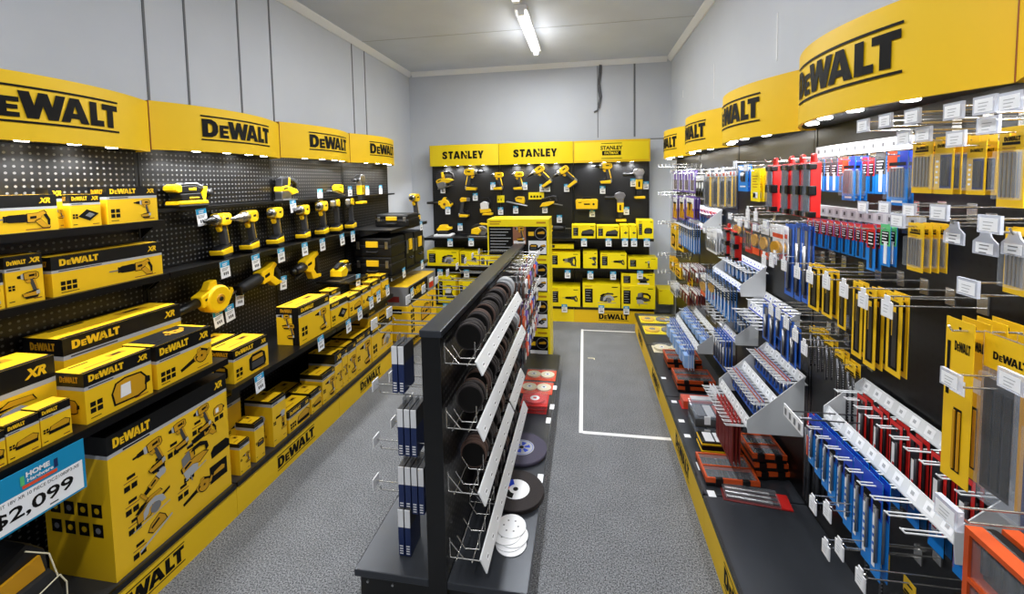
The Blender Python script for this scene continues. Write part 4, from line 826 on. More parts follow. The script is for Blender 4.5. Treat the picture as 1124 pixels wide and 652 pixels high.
for px, py, yf, what in ((494,262,BSX-.006,'under the polisher'),(517,261.5,BSX-.006,'under the hidden circular saw'),(641,261.5,BSX-.006,'under the first low carton of the upper far shelf'),(668,261.5,BSX-.006,'under the second low carton of the upper far shelf'),(686,261.5,BSX-.006,'under the nearer small carton of the upper far shelf'),(696,261.5,BSX-.006,'under the farther small carton of the upper far shelf'),(710,261.5,BSX-.006,'under the black banded carton of the upper far shelf'),
        (483,295.5,BSX-.006,'under the wide carton by the corner'),(512,296,BSX-.006,'under the flat tool carton'),(623,296.5,BSX-.006,'under the wide carton by the tall stack'),(648,297.5,BSX-.006,'under the upright heat gun carton'),(673,298,BSX-.006,'under the torch carton'),(702.5,297,yd-.012,'over the carton lying on top at the end'),(489,333,4.775,'on the far deck edge by the corner'),(619.5,334,4.775,'on the far deck edge by the tall stack'),(660,335,4.775,'on the far deck edge under the large kit carton'),(687.5,336,4.775,'on the far deck edge by the last stack')):
    ticket_px('white and blue price ticket '+what, BACK, yf, px, py)
# ------------------------------------------------------------------ low double sided stand in the middle
GX0, GX1, GY0, GY1, GZ = -.861, -.20, 1.40, 3.49, .15
PX0, PX1, PZ = -.572, -.502, 1.082
t = thing('display_stand', 'low black double sided perforated stand in the middle of the floor', 'display stand', ((PX0+PX1)/2, (GY0+GY1)/2, 0))
L = GY1-GY0; hw = (PX1-PX0)/2; hd = (GX1-GX0)/2
for s in (-1,1):
    x0, x1 = (-hd, -hw-.0) if s < 0 else (hw, hd)
    MB().box(x0,x1,-L/2,L/2,GZ-.028,GZ,'deck_black').build('deck', t, bevel=.004)
    MB().box(x0+.02 if s<0 else x0, x1 if s<0 else x1-.02,-L/2+.012,L/2-.012,0,GZ-.03,'shelf_black').build('plinth', t)
for k in range(2):
    for s in (-1,1):
        o = MB().box(-L/4+.004,L/4-.004,0,.012,0,PZ-GZ-.04,'peg_gondola').build('perforated_panel', t, loc=(s*(hw-.001),-L/4+k*L/2,GZ+.001), rz=LEFT if s > 0 else RIGHT)
for y in (-L/2+.012, 0, L/2-.012): MB().box(-hw,hw,y-.012,y+.012,0,PZ-.026,'shelf_black').build('upright', t)
MB().box(-hw-.006,hw+.006,-L/2-.004,L/2+.004,PZ-.026,PZ,'deck_black').build('top_cap', t, bevel=.004)
for x in (-hd+.05, -hd+.15): MB().cyl((x,-L/2+.013,GZ-.05),(x,-L/2+.006,GZ-.05),.005,'steel',n=8).build('bolt', t)

# grinding disc racks on the side facing the right aisle
def disc(label, loc, r, th, m, group, rim=None):
    t = thing('grinding_disc', label, 'disc', loc, 0, group)
    MB().lathe([(-th/2,r*.97),(-th/2+.001,r),(th/2-.001,r),(th/2,r*.97)], 'y', (0,0,0), m, 28).build('wheel', t, fix=True)
    MB().lathe([(-th/2-.0008,r*(.9 if not rim or rim == 'ink' else .5)),(th/2+.0008,r*(.9 if not rim or rim == 'ink' else .5))], 'y', (0,0,0), rim or 'ink', 20).build('paper_label', t, fix=True)
    return t
tiers = [.953, .713, .473, .22]
spans = [[(1.42,2.38)], [(1.42,2.52)], [(1.42,2.05),(2.07,2.45)], [(1.42,2.55)]]
protos = {}
nm = ['top','second','third','bottom']
rng = random.Random(5)
for ti, z in enumerate(tiers):
    for si, (y0, y1) in enumerate(spans[ti]):
        tt = thing('wire_rack', '%s wire rack with a silver label rail on the low stand%s' % (nm[ti], ', farther piece' if si else ''), 'rack', (PX1, (y0+y1)/2, z), LEFT, 'wire disc racks on the low stand')
        w = y1-y0; D = .118
        # local: x along the stand, -y out into the aisle
        n = max(2, round(w/.32))
        for i in range(n+1):
            x = -w/2+.012+(w-.024)*i/n
            MB().tube([(x,-.004,.075),(x,-.004,0),(x,-D,0)], .0026, 'chrome_wire').tube([(x,-.004,.062),(x,-.055,.002)], .0024, 'chrome_wire').build('side_wire', tt)
        mb = MB()
        for yy in (-.03,-.09): mb.tube([(-w/2,yy,.0),(w/2,yy,.0)], .0022, 'chrome_wire')
        mb.build('long_wire', tt)
        for i in range(int(w/.085)):
            x = -w/2+.055+i*.085
            MB().tube([(x,-.105,.065),(x,-.105,.004),(x-.004,-.05,.004),(x-.004,-.02,.05)], .0022, 'chrome_wire').build('divider', tt)
        r = MB(); r.sect([(-D-.002,.012),(-D-.024,-.034),(-D-.029,-.032),(-D-.006,.014)], -w/2, w/2, 'rail_white').sect([(-D-.006,.014),(-D+.0,.016),(-D+.0,.012),(-D-.004,.011)], -w/2, w/2, 'rail_white')
        ro = r.build('label_rail', tt)
        mb = MB()
        for i in range(int(w/.09)):
            x = -w/2+.05+i*.09; mb.add([(x+u,-D-.0068-.022*v-.0008,.010-.042*v) for u,v in ((-.012,.75),(.012,.75),(.012,.3),(-.012,.3))], [(0,1,2,3)], 'paper')
            mb.add([(x+u,-D-.0068-.022*v-.0012,.010-.042*v) for u,v in ((-.008,.6),(.008,.6),(.008,.5),(-.008,.5))], [(0,1,2,3)], 'dark_grey')
        mb.build('label_strip', ro)
    y0, y1 = spans[ti][0][0], spans[ti][-1][1]
    y = y0+(.13,.12,.15,.34)[ti]; k = 0; run = 0
    R = .052
    while y < y1-.03:
        m = ('abrasive','abrasive','abrasive_brown','abrasive')[(k//3+ti) % 4]
        if ti == 0 and y > 2.22: m = 'grey_strip'
        if ti == 1 and y > 2.36: m = 'grey_strip'
        th = .016
        key = (m, R)
        gl = '%s grinding discs in the %s wire rack' % ({'abrasive':'dark grey','abrasive_brown':'brown','grey_strip':'silver rimmed'}[m], nm[ti])
        lab = {'abrasive':'dark grey','abrasive_brown':'brown','grey_strip':'silver rimmed'}[m]+' grinding disc, %s from the near end of the %s wire rack' % (ordinal(k+1), nm[ti])
        loc = (PX1+.062+rng.uniform(-.004,.004), y, z+R+.006)
        if key not in protos: protos[key] = disc(lab, loc, R, th, m, gl, 'white' if m == 'grey_strip' else 'ink'); o = protos[key]
        else: o = dup(protos[key], loc, 0, lab, gl)
        o.rotation_euler = (rng.uniform(-.12,.02), 0, rng.uniform(-.1,.1))
        k += 1; y += .0185 if k % 4 else .07
# deck items on that side
def flat_disc(label, px, py, r, th, m, label_m, z=GZ, cat='disc', group=None, dx=0, dy=0, name='cutting_disc', art='blue'):
    p = P(px,py,z=z+th)
    t = thing(name, label, cat, (p.x+dx, p.y+dy, z+.0006), 0, group)
    MB().lathe([(0,r),(th,r)], 'z', (0,0,0), m, 48).build('wheel', t, fix=True)
    mb = MB(); n = 28
    def ring(ra, rb, zz, mt, a0=0, a1=2*PI):
        k = 28; vs = []
        for i in range(k+1):
            a = a0+(a1-a0)*i/k; vs += [(ra*math.cos(a),ra*math.sin(a),zz),(rb*math.cos(a),rb*math.sin(a),zz)]
        mb.add(vs, [(2*i,2*i+1,2*i+3,2*i+2) for i in range(k)], mt)
    if label_m:
        ring(.012, r*.5, th+.0006, label_m)
        if art == 'blue':
            for a in range(6): ring(r*.12, r*.34, th+.0012, 'deep_blue', a*PI/3, a*PI/3+.6)
            ring(r*.44, r*.46, th+.0012, 'deep_blue')
        else:
            ring(.03, r*.5, th+.0012, 'deep_blue', 1.9, 2.8); ring(.03, r*.5, th+.0012, 'red', 2.8, 3.3); ring(.03, .06, th+.0014, 'ink', 3.4, 4.6)
        ring(0, .012, th+.0016, 'ink')
    mb.build('paper_label', t)
    return t
flat_disc('large slate coloured cutting disc with blue print, lying on the stand deck', 572.5, 491, .135, .022, 'slate_disc', 'grey_strip', group=None)
flat_disc('large dark cutting disc under another one with a white label, on the stand deck', 567, 539, .13, .012, 'abrasive', None)
p = P(567,537,z=GZ+.016)
flat_disc('large dark cutting disc with white, blue and red label, topmost of two', 566, 537, .13, .012, 'abrasive', 'white', z=GZ+.0132, art='red')
for i, (px, py, dz, w_) in enumerate(((561,597,0,'lowest'),(559,592,.004,'second'),(563,588,.008,'third'),(556,585,.012,'fourth'),(561,578,.016,'topmost'))):
    p = P(px,py,z=GZ+dz); tt = thing('sanding_disc', 'thin white sanding disc, %s of the loose pile on the stand deck' % w_, 'disc', (p.x, p.y, GZ+.0006+dz), 0, 'white sanding discs in a pile')
    MB().lathe([(0,.062),(.0035,.062)], 'z', (0,0,0), 'white', 36).build('sheet', tt, fix=True)
    mb = MB()
    for a in range(6): mb.lathe([(.0036,.004),(.0041,.004)], 'z', (.03*math.cos(a*PI/3),.03*math.sin(a*PI/3),0), 'mid_grey', 8)
    mb.build('dust_holes', tt)
def clam(label, loc, w, d, h, m, art, group=None, name='blister_pack', rz=0.0):
    t = thing(name, label, 'blister pack', loc, rz, group)
    MB().box(-w/2,w/2,-d/2,d/2,0,.002,m).build('backing_card', t)
    mb = MB()
    if art == 'discs':
        for x in (-w*.24,w*.22):
            mb.lathe([(.002,min(w*.23,d*.4)),(h*.7,min(w*.23,d*.4))], 'z', (x,0,0), 'cream', 24).lathe([(h*.7,.02),(h*.72,.02)], 'z', (x,0,0), 'white', 16).lathe([(h*.72,.008),(h*.74,.008)], 'z', (x,0,0), 'navy', 12)
    elif art == 'yellow_discs':
        for x in (-w*.25,w*.24): mb.lathe([(.002,min(w*.22,d*.42)),(h*.7,min(w*.22,d*.42))], 'z', (x,0,0), 'yellow' if x<0 else 'mid_grey', 24).lathe([(h*.7,.028),(h*.72,.028)], 'z', (x,0,0), 'mid_grey' if x<0 else 'yellow_dark', 16)
    elif art == 'red_wheel':
        mb.lathe([(.002,d*.42),(h*.75,d*.42)], 'z', (0,0,0), 'red', 28).lathe([(h*.75,d*.2),(h*.78,d*.2)], 'z', (0,0,0), 'white', 20).lathe([(h*.78,d*.08),(h*.8,d*.08)], 'z', (0,0,0), 'red', 12)
    mb.build('contents', t)
    MB().box(-w/2+.006,w/2-.006,-d/2+.006,d/2-.006,.002,h,'clear').build('blister', t)
    return t
for px, py, lab, art, m in ((594,412,'red and cream two disc blister pack, farthest on the stand deck','discs','red_orange'),(589.5,426,'red and cream two disc blister pack, second from the far end of the stand deck','discs','red_orange')):
    p = P(px,py,z=GZ); clam(lab, (p.x,p.y,GZ+.0006), .22, .17, .016, m, art, 'cream disc blister packs')
for i, w_ in enumerate(('lowest','middle','topmost')):
    p = P(586,447,z=GZ); clam('red wheel blister pack on the stand deck, %s of three stacked' % w_, (p.x+.004*i,p.y,GZ+.0006+i*.023), .17, .15, .022, 'red', 'red_wheel', 'red wheel blister packs')
for i, (px, py) in enumerate(((609,425.5),(606,446.5),(602,461.5),(593,525))):
    p = P(px,py,z=GZ+.0008); c = MB().box(-.014,.014,-.03,.03,0,.0008,'paper').build('shelf_label', loc=(p.x,p.y,GZ+.0004)); tag(c, 'small white label on the stand deck edge, '+['farthest one','second from the far end','beside the slate disc','beside the white labelled disc'][i], 'label', 'white labels on the stand deck edge')
p = P(443,521,z=GZ); c = MB().box(-.03,.03,-.05,.05,0,.0008,'paper').build('shelf_label', loc=(-.80,p.y,GZ+.0004)); tag(c, 'white label stuck on the stand deck below the boxed blades', 'label')

# farther half of that side: hooks with hanging packs
def stand_hook(label, x0, y, z, out, side, group):
    """side +1 faces the right aisle, -1 the left aisle; a double wire with a ticket plate"""
    t = thing('peg_hook', label, 'hook', (x0, y, z), LEFT if side > 0 else RIGHT, group)
    MB().tube([(0,-.004,0),(0,-out,0),(0,-out-.006,.012)], .0028, 'chrome_wire').build('lower_wire', t)
    MB().tube([(0,-.004,.035),(0,-out-.02,.035)], .0024, 'chrome_wire').build('upper_wire', t)
    MB().box(-.024,.024,-out-.025,-out-.021,.014,.054,'white').build('ticket_holder', t)
    return t
gh = 'double wire hooks on the low stand'
far_cols = [(2.62,'abrasive_brown'),(2.74,'white'),(2.86,'orange'),(2.98,'purple'),(3.10,'dark_grey'),(3.22,'red_orange'),(3.34,'deep_blue')]
hk = None; pk = {}
def disc_pack(label, loc, m, group):
    if m not in pk:
        t = thing('disc_pack', label, 'blister pack', loc, LEFT, group)
        MB().box(-.055,.055,0,.002,-.15,.012,'white' if m in ('purple','deep_blue') else 'clear_dim').build('backing_card', t)
        MB().lathe([(-.014,.047),(0,.05)], 'y', (0,0,-.09), m, 24).build('contents', t, fix=True)
        MB().lathe([(-.0155,.022),(-.0145,.022)], 'y', (0,0,-.09), 'white' if m != 'white' else 'navy', 16).build('label', t, fix=True)
        mb = MB(); mb.rect(-.05,.05,-.035,.008,-.0008,{'purple':'purple','red_orange':'red','orange':'orange','deep_blue':'card_blue','white':'white'}.get(m,'dark_grey')); mb.build('header', t)
        pk[m] = t; return t
    return dup(pk[m], loc, LEFT, label, group)
cn = {'abrasive_brown':'brown','white':'white','orange':'orange','purple':'purple','dark_grey':'dark grey','red_orange':'red','deep_blue':'blue'}
for zi, z in enumerate((1.0,.79,.58)):
    for i, (y, m) in enumerate(far_cols):
        m = far_cols[(i+zi*2) % 7][1]
        lab = 'wire hook on far half of low stand, %s row, carrying %s disc packs' % (('top','middle','bottom')[zi], cn[m])
        if hk is None: hk = stand_hook(lab, PX1, y, z, .125, 1, gh)
        else: dup(hk, (PX1, y, z), LEFT, lab, gh)
        for j in range(3):
            disc_pack('%s disc pack in the %s row, far half of the low stand%s' % (cn[m], ('top','middle','bottom')[zi], back(j, 3)), (PX1+.115-j*.026, y+.004, z+.0), m, 'disc packs hanging on the low stand')

# side facing the left aisle: long hooks, a few with boxed blades
bx = None; hl = None
def blade_box(label, loc, group):
    global bx
    if bx is None:
        t = thing('blade_box', label, 'boxed blades', loc, RIGHT, group)
        mb = MB(); w, d, h = .10, .022, .185
        mb.box(-w/2,w/2,0,d,-h*.62,0,'navy'); mb.box(-w/2,w/2-.003,0,d,0,h*.38,'dark_grey'); mb.box(w/2-.003,w/2,0,d,0,h*.38,'white'); mb.build('box_body', t)
        mb = MB(); lines(mb, -w*.38, h*.3, w*.7, 3, -.0006, 'mid_grey', .006, .014); lines(mb, -w*.38, -h*.45, w*.7, 4, -.0006, 'white', .003, .007)
        for i in range(4): mb.add([(w/2+.0006, .004, -h*.42-i*.01),(w/2+.0006, .018, -h*.42-i*.01),(w/2+.0006, .018, -h*.42-i*.01+.005),(w/2+.0006, .004, -h*.42-i*.01+.005)], [(0,1,2,3)], 'white')
        mb.build('print', t)
        MB().box(-.018,.018,.009,.011,h*.38,h*.38+.03,'clear_dim').build('hang_tab', t); bx = t; return t
    return dup(bx, loc, RIGHT, label, group)
rows = [(1.565,.90,2,1),(1.555,.655,3,1),(1.545,.43,4,1),(1.53,.268,2,0)]
for i, (y, z, n, vis) in enumerate(rows):
    lab = 'double wire hook carrying navy and white blade boxes on the low stand, %s one' % ('top','second','third','lowest')[i]
    if hl is None: hl = stand_hook(lab, PX0, y, z+.105, .24, -1, gh)
    else: dup(hl, (PX0, y, z+.105), RIGHT, lab, gh)
    for j in range(n):
        blade_box('navy and white boxed blade on the low stand, %s hook, %s from the aisle' % (('top','second','third','lowest')[i], ordinal(j+1)), (PX0-.150+.027*j-(.0 if i else .02), y, z), 'boxed blades on the low stand')
names = ['nearest','second','third','fourth','fifth','sixth','seventh','eighth','ninth']
for zi, (z, n) in enumerate(((1.01,9),(.73,3),(.52,2))):
    for i in range(n):
        y = 1.70+i*.2
        dup(hl, (PX0, y, z), RIGHT, 'empty double wire hook facing the left aisle, %s of the %s row' % (names[i], ('top','middle','bottom')[zi]), gh)

# stack of tall black and yellow cartons at the far end
for i in range(4):
    h = .318; x = -.565; z = i*h
    t = thing('compressor_box', 'black and yellow carton, %s of the four stacked behind the low stand' % ('lowest','second from the bottom','third from the bottom','topmost')[i], 'carton', (x, 3.60, z+.0006*(i+1)), 0, 'black and yellow cartons in one tall stack')
    w, d = .535, .33
    MB().box(-w/2,w/2,0,d,0,h-.001,'lemon').build('box_body', t)
    mb = MB(); mb.rect(-w/2+.012,w/2-.02,.008,h*.80,-.001,'ink'); lines(mb, -w/2+.025, h*.74, w*.34, 8, -.0016, 'grey_strip', .006, .026)
    mb.rect(-w*.08,w*.13,h*.32,h*.80,-.0016,'skin_print'); picture(mb, 'impact_driver', w*.03, h*.6, -.002, .5); mb.rect(-w*.07,w*.12,h*.34,h*.42,-.002,'white')
    mb.rect(w*.17,w*.455,.02,h*.42,-.0016,'white'); picture(mb, 'radio', w*.25, h*.24, -.002, .45); picture(mb, 'charger', w*.36, h*.2, -.002, .55); picture(mb, 'battery_pack', w*.4, h*.28, -.002, .4)
    mb.lathe([(-.003,.052),(-.002,.052)], 'y', (w*.37,0,h*.62), 'mid_grey', 24).lathe([(-.004,.046),(-.003,.046)], 'y', (w*.37,0,h*.62), 'ink', 24); picture(mb, 'battery_pack', w*.37, h*.62, -.0045, .6); mb.rect(w*.17,w*.26,h*.55,h*.66,-.0016,'yellow')
    lines(mb, w*.3, h*.93, .08, 1, -.001, 'yellow_dark', .016); lines(mb, -w*.46, h*.95, .1, 2, -.001, 'yellow_dark', .01, .02)
    mb.build('printed_picture', t)
# ------------------------------------------------------------------ right hand wall: hooks, packs and label racks
ORD = ['first','second','third','fourth','fifth','sixth','seventh','eighth','ninth','tenth','eleventh','twelfth','thirteenth','fourteenth']
def rods(mb, w, z0, z1, n, m, r=.004, spread=.7, y=-.005):
    for i in range(n):
        x = (i-(n-1)/2)*w*spread/max(n-1,1) if n > 1 else 0
        mb.cyl((x,y,z0),(x,y,z1),r,m,n=6)
def flatb(mb, w, z0, z1, n, m, bw=.008, spread=.7):
    for i in range(n):
        x = (i-(n-1)/2)*w*spread/max(n-1,1) if n > 1 else 0
        mb.box(x-bw/2,x+bw/2,-.0032,-.0008,z0,z1,m)
def spec(kind):
    """w, h, card colour, prints, contents, blister"""
    pr, ct, bl = MB(), MB(), None
    if kind in ('bit_blue','bit_red','bit_green'):
        w, h, base = .046, .155, 'card_blue'
        hdr = {'bit_blue':'dark_grey','bit_red':'red','bit_green':'green'}[kind]
        pr.rect(-w/2,w/2,-.062,.018,-.0006,hdr); pr.rect(-w*.36,w*.36,-.056,-.008,-.001,'ink'); lines(pr,-w*.3,-.012,w*.6,4,-.0014,'white',.004,.011)
        flatb(ct,w,-.128,-.05,1,'white' if kind != 'bit_red' else 'dark_steel',.011); ct.shift(dx=.004)
    elif kind == 'blade_blue':
        w, h, base = .105, .235, 'card_blue'
        pr.rect(-w/2,-.002,-.07,.018,-.0006,'red_orange'); pr.rect(.012,w/2,-.06,.018,-.0006,'deep_blue'); pr.rect(-w*.4,w*.42,-.045,-.03,-.001,'ink'); lines(pr,-w*.3,-.05,w*.6,1,-.0014,'white',.006); pr.rect(-w*.25,w*.3,-.205,-.195,-.001,'white')
        flatb(ct,w,-.18,-.055,5,'blade_steel',.009,.62); bl = (-.19,-.05)
    elif kind == 'blade_yellow':
        w, h, base = .085, .215, 'yellow'
        pr.rect(-w*.36,w*.3,-.03,-.022,-.0006,'ink'); lines(pr,-w*.36,-.036,w*.5,2,-.0006,'yellow_dark',.004,.009)
        tool_logo(pr,0,-.020,w*.6,-.0006,'ink',False)
        flatb(ct,w,-.17,-.05,5,'blade_steel',.008,.66); bl = (-.175,-.045)
    elif kind == 'blade_window':
        w, h, base = .075, .215, 'yellow'
        pr.rect(-w*.18,w*.42,-.175,-.05,-.0006,'navy'); tool_logo(pr,0,-.022,w*.7,-.0006,'ink',False); lines(pr,-w*.42,-.07,w*.16,5,-.0006,'white',.008,.02)
        flatb(ct,w*.5,-.165,-.06,4,'dark_steel',.006,.6); ct.shift(dx=w*.12); bl = (-.18,-.045)
    elif kind == 'long_yellow':
        w, h, base = .052, .30, 'yellow'
        pr.rect(-w*.30,w*.30,-.262,-.012,-.0006,'ink'); pr.rect(-w*.14,w*.14,-.14,-.03,-.0009,'yellow'); flatb(ct,w,-.25,-.05,1,'dark_steel',.014); ct.shift(dx=.006)
    elif kind == 'long_blue':
        w, h, base = .05, .30, 'pack_blue'
        pr.rect(-w*.28,w*.28,-.265,-.0,-.0006,'navy'); pr.rect(-w*.2,w*.2,-.07,.0,-.0009,'mid_grey'); rods(ct,w,-.25,-.06,1,'blade_steel',.006)
    elif kind == 'masonry':
        w, h, base = .04, .06, 'yellow'
        pr.rect(-w*.4,w*.4,-.03,-.022,-.0006,'ink'); pr.rect(-w/2,w/2,-.04,-.032,-.0006,'ink'); rods(ct,w,-.27,-.03,1,'dark_steel',.004); 
        for i in range(14): ct.cyl((-.0052,-.005,-.07-i*.013),(.0052,-.005,-.077-i*.013),.0018,'steel',n=5)
    elif kind == 'sds_red':
        w, h, base = .05, .11, 'red'
        lines(pr,-w*.3,-.0,w*.6,5,-.0006,'white',.006,.017); rods(ct,w,-.46,-.06,2,'dark_steel',.008,.5); ct.box(w*.10,w*.34,-.012,-.002,-.2,-.09,'red_orange')
    elif kind == 'purple':
        w, h, base = .075, .15, 'purple'
        pr.rect(-w*.42,w*.30,-.12,.01,-.0006,'white'); pr.rect(-w*.3,w*.1,-.05,-.0,-.001,'purple'); flatb(ct,w,-.115,-.045,2,'brown',.016,.3); bl = (-.125,-.04)
    elif kind == 'purple_gold':
        w, h, base = .075, .15, 'purple'
        pr.rect(-w*.4,w*.4,-.06,.01,-.0006,'white'); pr.rect(-w*.4,w*.4,-.12,-.075,-.0006,'yellow_dark'); pr.rect(-w*.3,w*.2,-.075,-.02,-.001,'ink'); flatb(ct,w,-.11,-.03,2,'yellow_dark',.014,.35)
    elif kind == 'black_bits':
        w, h, base = .07, .15, 'dark_grey'
        pr.rect(-w*.46,w*.46,-.02,.015,-.0006,'white'); flatb(ct,w,-.07,-.03,3,'white',.012,.62)
        for x in (-.02,0,.02): ct.cyl((x,-.005,-.12),(x,-.005,-.07),.005,'black',n=6)
    elif kind == 'yellow_edge':
        w, h, base = .085, .24, 'clear_dim'
        pr.rect(w*.18,w*.46,-.21,-.02,-.0006,'yellow'); pr.rect(-w*.3,w*.4,-.02,.012,-.0006,'white'); pr.rect(-w*.1,w*.2,-.015,.01,-.001,'orange')
        flatb(ct,w*.5,-.2,-.05,3,'dark_steel',.008,.7); ct.shift(dx=-.012); bl = (-.21,-.03)
    elif kind == 'blue_plain':
        w, h, base = .09, .20, 'card_blue'
        pr.rect(-w*.2,w*.25,-.11,-.03,-.0006,'dark_grey'); pr.rect(-w*.3,w*.3,-.15,-.14,-.0006,'white'); pr.rect(-w*.4,w*.4,-.02,.0,-.0006,'white'); rods(ct,w*.3,-.1,-.04,2,'blade_steel')
    elif kind == 'yellow_plain':
        w, h, base = .08, .22, 'lemon'
        lines(pr,-w*.3,-.03,w*.6,5,-.0006,'yellow_dark',.006,.018); pr.rect(-w*.2,w*.3,-.18,-.14,-.0006,'white'); rods(ct,w*.2,-.175,-.145,1,'ink')
    elif kind == 'red_mixed':
        w, h, base = .075, .17, 'red'
        pr.rect(-w*.45,w*.45,-.03,.018,-.0006,'dark_grey'); pr.rect(-w*.4,w*.4,-.10,-.035,-.0006,'yellow_dark'); flatb(ct,w,-.12,-.04,3,'dark_steel',.01,.6); bl = (-.13,-.03)
    elif kind == 'yellow_disc':
        w, h, base = .085, .17, 'dark_grey'
        pr.rect(-w*.5,w*.5,-.02,.018,-.0006,'white'); pr.rect(-w*.48,w*.48,-.155,-.115,-.0006,'red_orange'); ct.lathe([(-.010,.034),(0,.036)],'y',(0,0,-.07),'yellow_dark',18); bl = (-.11,-.03)
    elif kind == 'white_large':
        w, h, base = .12, .20, 'white'
        pr.rect(-w*.3,w*.45,-.055,-.03,-.0006,'red_orange'); ct.lathe([(-.012,.04),(0,.042)],'y',(.01,0,-.115),'yellow_dark',18); pr.rect(-w*.5,-w*.3,-.16,-.06,-.0006,'ink'); pr.rect(w*.2,w*.46,-.178,-.14,-.0006,'red'); bl = (-.17,-.06)
    elif kind == 'yellow_small':
        w, h, base = .07, .12, 'yellow'
        pr.rect(-w*.3,w*.3,-.09,-.03,-.0006,'ink'); ct.lathe([(-.008,.018),(0,.02)],'y',(0,0,-.06),'yellow_dark',14)
    elif kind == 'red_small':
        w, h, base = .07, .10, 'dark_red'
        pr.rect(-w*.45,w*.45,-.01,.016,-.0006,'white'); rods(ct,w,-.075,-.02,3,'steel',.004,.6)
    elif kind == 'pale_blister':
        w, h, base = .075, .15, 'white'
        pr.rect(-w*.5,w*.5,-.035,.018,-.0006,'pack_blue'); ct.box(-w*.4,w*.4,-.024,-.002,-.12,-.04,'pale_blue'); pr.rect(-w*.3,w*.3,-.02,.005,-.001,'pale_blue')
    elif kind == 'rust_saw':
        w, h, base = .085, .21, 'rust'
        pr.rect(-w*.44,w*.44,-.01,.016,-.0006,'red'); flatb(ct,w,-.18,-.02,4,'dark_red',.012,.7)
    elif kind == 'clear_small':
        w, h, base = .07, .12, 'white'
        pr.rect(-w*.45,w*.45,-.09,-.03,-.0006,'grey_strip'); rods(ct,w,-.085,-.03,4,'steel',.004,.65); bl = (-.09,-.02)
    elif kind == 'orange_rack':
        w, h, base = .06, .17, 'pack_blue'
        pr.rect(-w/2,w/2,-.035,.018,-.0006,'rack_grey'); pr.rect(-w/2,w/2,-.004,.010,-.0009,'orange'); pr.rect(-w*.4,w*.4,-.09,-.05,-.0006,'navy'); rods(ct,w,-.12,-.03,1,'steel',.004)
    elif kind == 'rack_blue':
        w, h, base = .06, .24, 'card_blue'
        pr.rect(-w/2,w/2,-.075,.018,-.0006,'deep_blue'); pr.rect(-w*.4,w*.4,-.07,-.03,-.001,'ink'); pr.rect(-w*.36,-w*.02,-.20,-.05,-.001,'white'); lines(pr,-w*.33,-.1,w*.22,4,-.0014,'pack_blue',.008,.02); rods(ct,w,-.18,-.05,1,'blade_steel',.005); ct.shift(dx=w*.2)
    elif kind == 'rack_red':
        w, h, base = .065, .22, 'black'
        pr.rect(-w/2,-w*.42,-.19,.018,-.0006,'red'); pr.rect(w*.30,w/2,-.15,.018,-.0006,'red'); pr.rect(-w/2,w/2,.006,.018,-.001,'red'); pr.rect(-w*.3,w*.1,-.16,-.04,-.001,'white'); pr.rect(-w*.22,w*.02,-.15,-.09,-.0014,'red'); pr.rect(-w/2,w/2,-.20,-.15,-.0006,'card_blue'); rods(ct,w,-.14,-.03,1,'dark_steel',.005); ct.shift(dx=w*.22)
    elif kind == 'yellow_combo':
        w, h, base = .15, .33, 'yellow'
        pr.rect(-w*.42,-w*.30,-.14,-.03,-.0006,'ink'); tool_logo(pr,w*.12,-.045,w*.55,-.0006,'ink',False); pr.rect(-w*.28,w*.28,-.13,-.10,-.0006,'white'); pr.rect(-w*.1,w*.2,-.29,-.16,-.0006,'ink')
        flatb(ct,w*.2,-.285,-.165,2,'yellow_dark',.012,.9); ct.shift(dx=w*.05)
    elif kind == 'clear_combo':
        w, h, base = .105, .33, 'clear_dim'
        pr.rect(-w*.48,w*.48,-.05,.016,-.0006,'yellow'); tool_logo(pr,0,-.03,w*.6,-.001,'ink',False); pr.rect(-w*.45,w*.1,-.29,-.07,-.0006,'dark_steel'); pr.rect(w*.2,w*.4,-.29,-.07,-.0006,'yellow_dark')
        flatb(ct,w*.5,-.28,-.09,3,'black',.012,.7); ct.shift(dx=-.015); bl = (-.31,-.06)
    elif kind == 'dark_combo':
        w, h, base = .12, .30, 'navy'
        pr.rect(-w*.45,w*.45,-.05,.016,-.0006,'yellow'); flatb(ct,w,-.26,-.07,4,'dark_steel',.014,.7); bl = (-.28,-.06)
    if ct.v and False: pass
    return w, h, base, pr, ct, bl
TPL = {}
def card(kind, label, loc, group, scale=(1,1), rz=RIGHT, twist=0.0, name=None):
    if kind not in TPL:
        w, h, base, pr, ct, bl = spec(kind)
        mb = MB(); s = .010
        mb.box(-w/2,w/2,0,.0015,.004,.018,base); mb.box(-w/2,-s,0,.0015,-.006,.004,base); mb.box(s,w/2,0,.0015,-.006,.004,base); mb.box(-w/2,w/2,0,.0015,-h+.018,-.006,base)
        nm = name or {'bit_blue':'drill_bit_pack','bit_red':'drill_bit_pack','bit_green':'drill_bit_pack','blade_blue':'saw_blade_pack','blade_yellow':'saw_blade_pack','blade_window':'saw_blade_pack','long_yellow':'long_blade_pack','long_blue':'long_blade_pack','masonry':'masonry_bit','sds_red':'hammer_bit'}.get(kind, 'blister_pack')
        o = mb.build(nm); KIDS.pop(nm, None)
        if pr.v: pr.build('print', o)
        ct.build('contents', o, fix=True)
        if bl: MB().box(-w*.44,w*.44,-.012,-.0003,bl[0],bl[1],'clear').build('blister', o)
        TPL[kind] = o, w, h; o['category'] = 'pack'; o['label'] = label; o['group'] = group
        o.location = loc; o.rotation_euler = (0,0,rz+twist); o.scale = (scale[0],1,scale[1]); return o
    o, w, h = TPL[kind]
    r = dup(o, loc, rz+twist, label, group); r.scale = (scale[0],1,scale[1]); return r
HK = {}
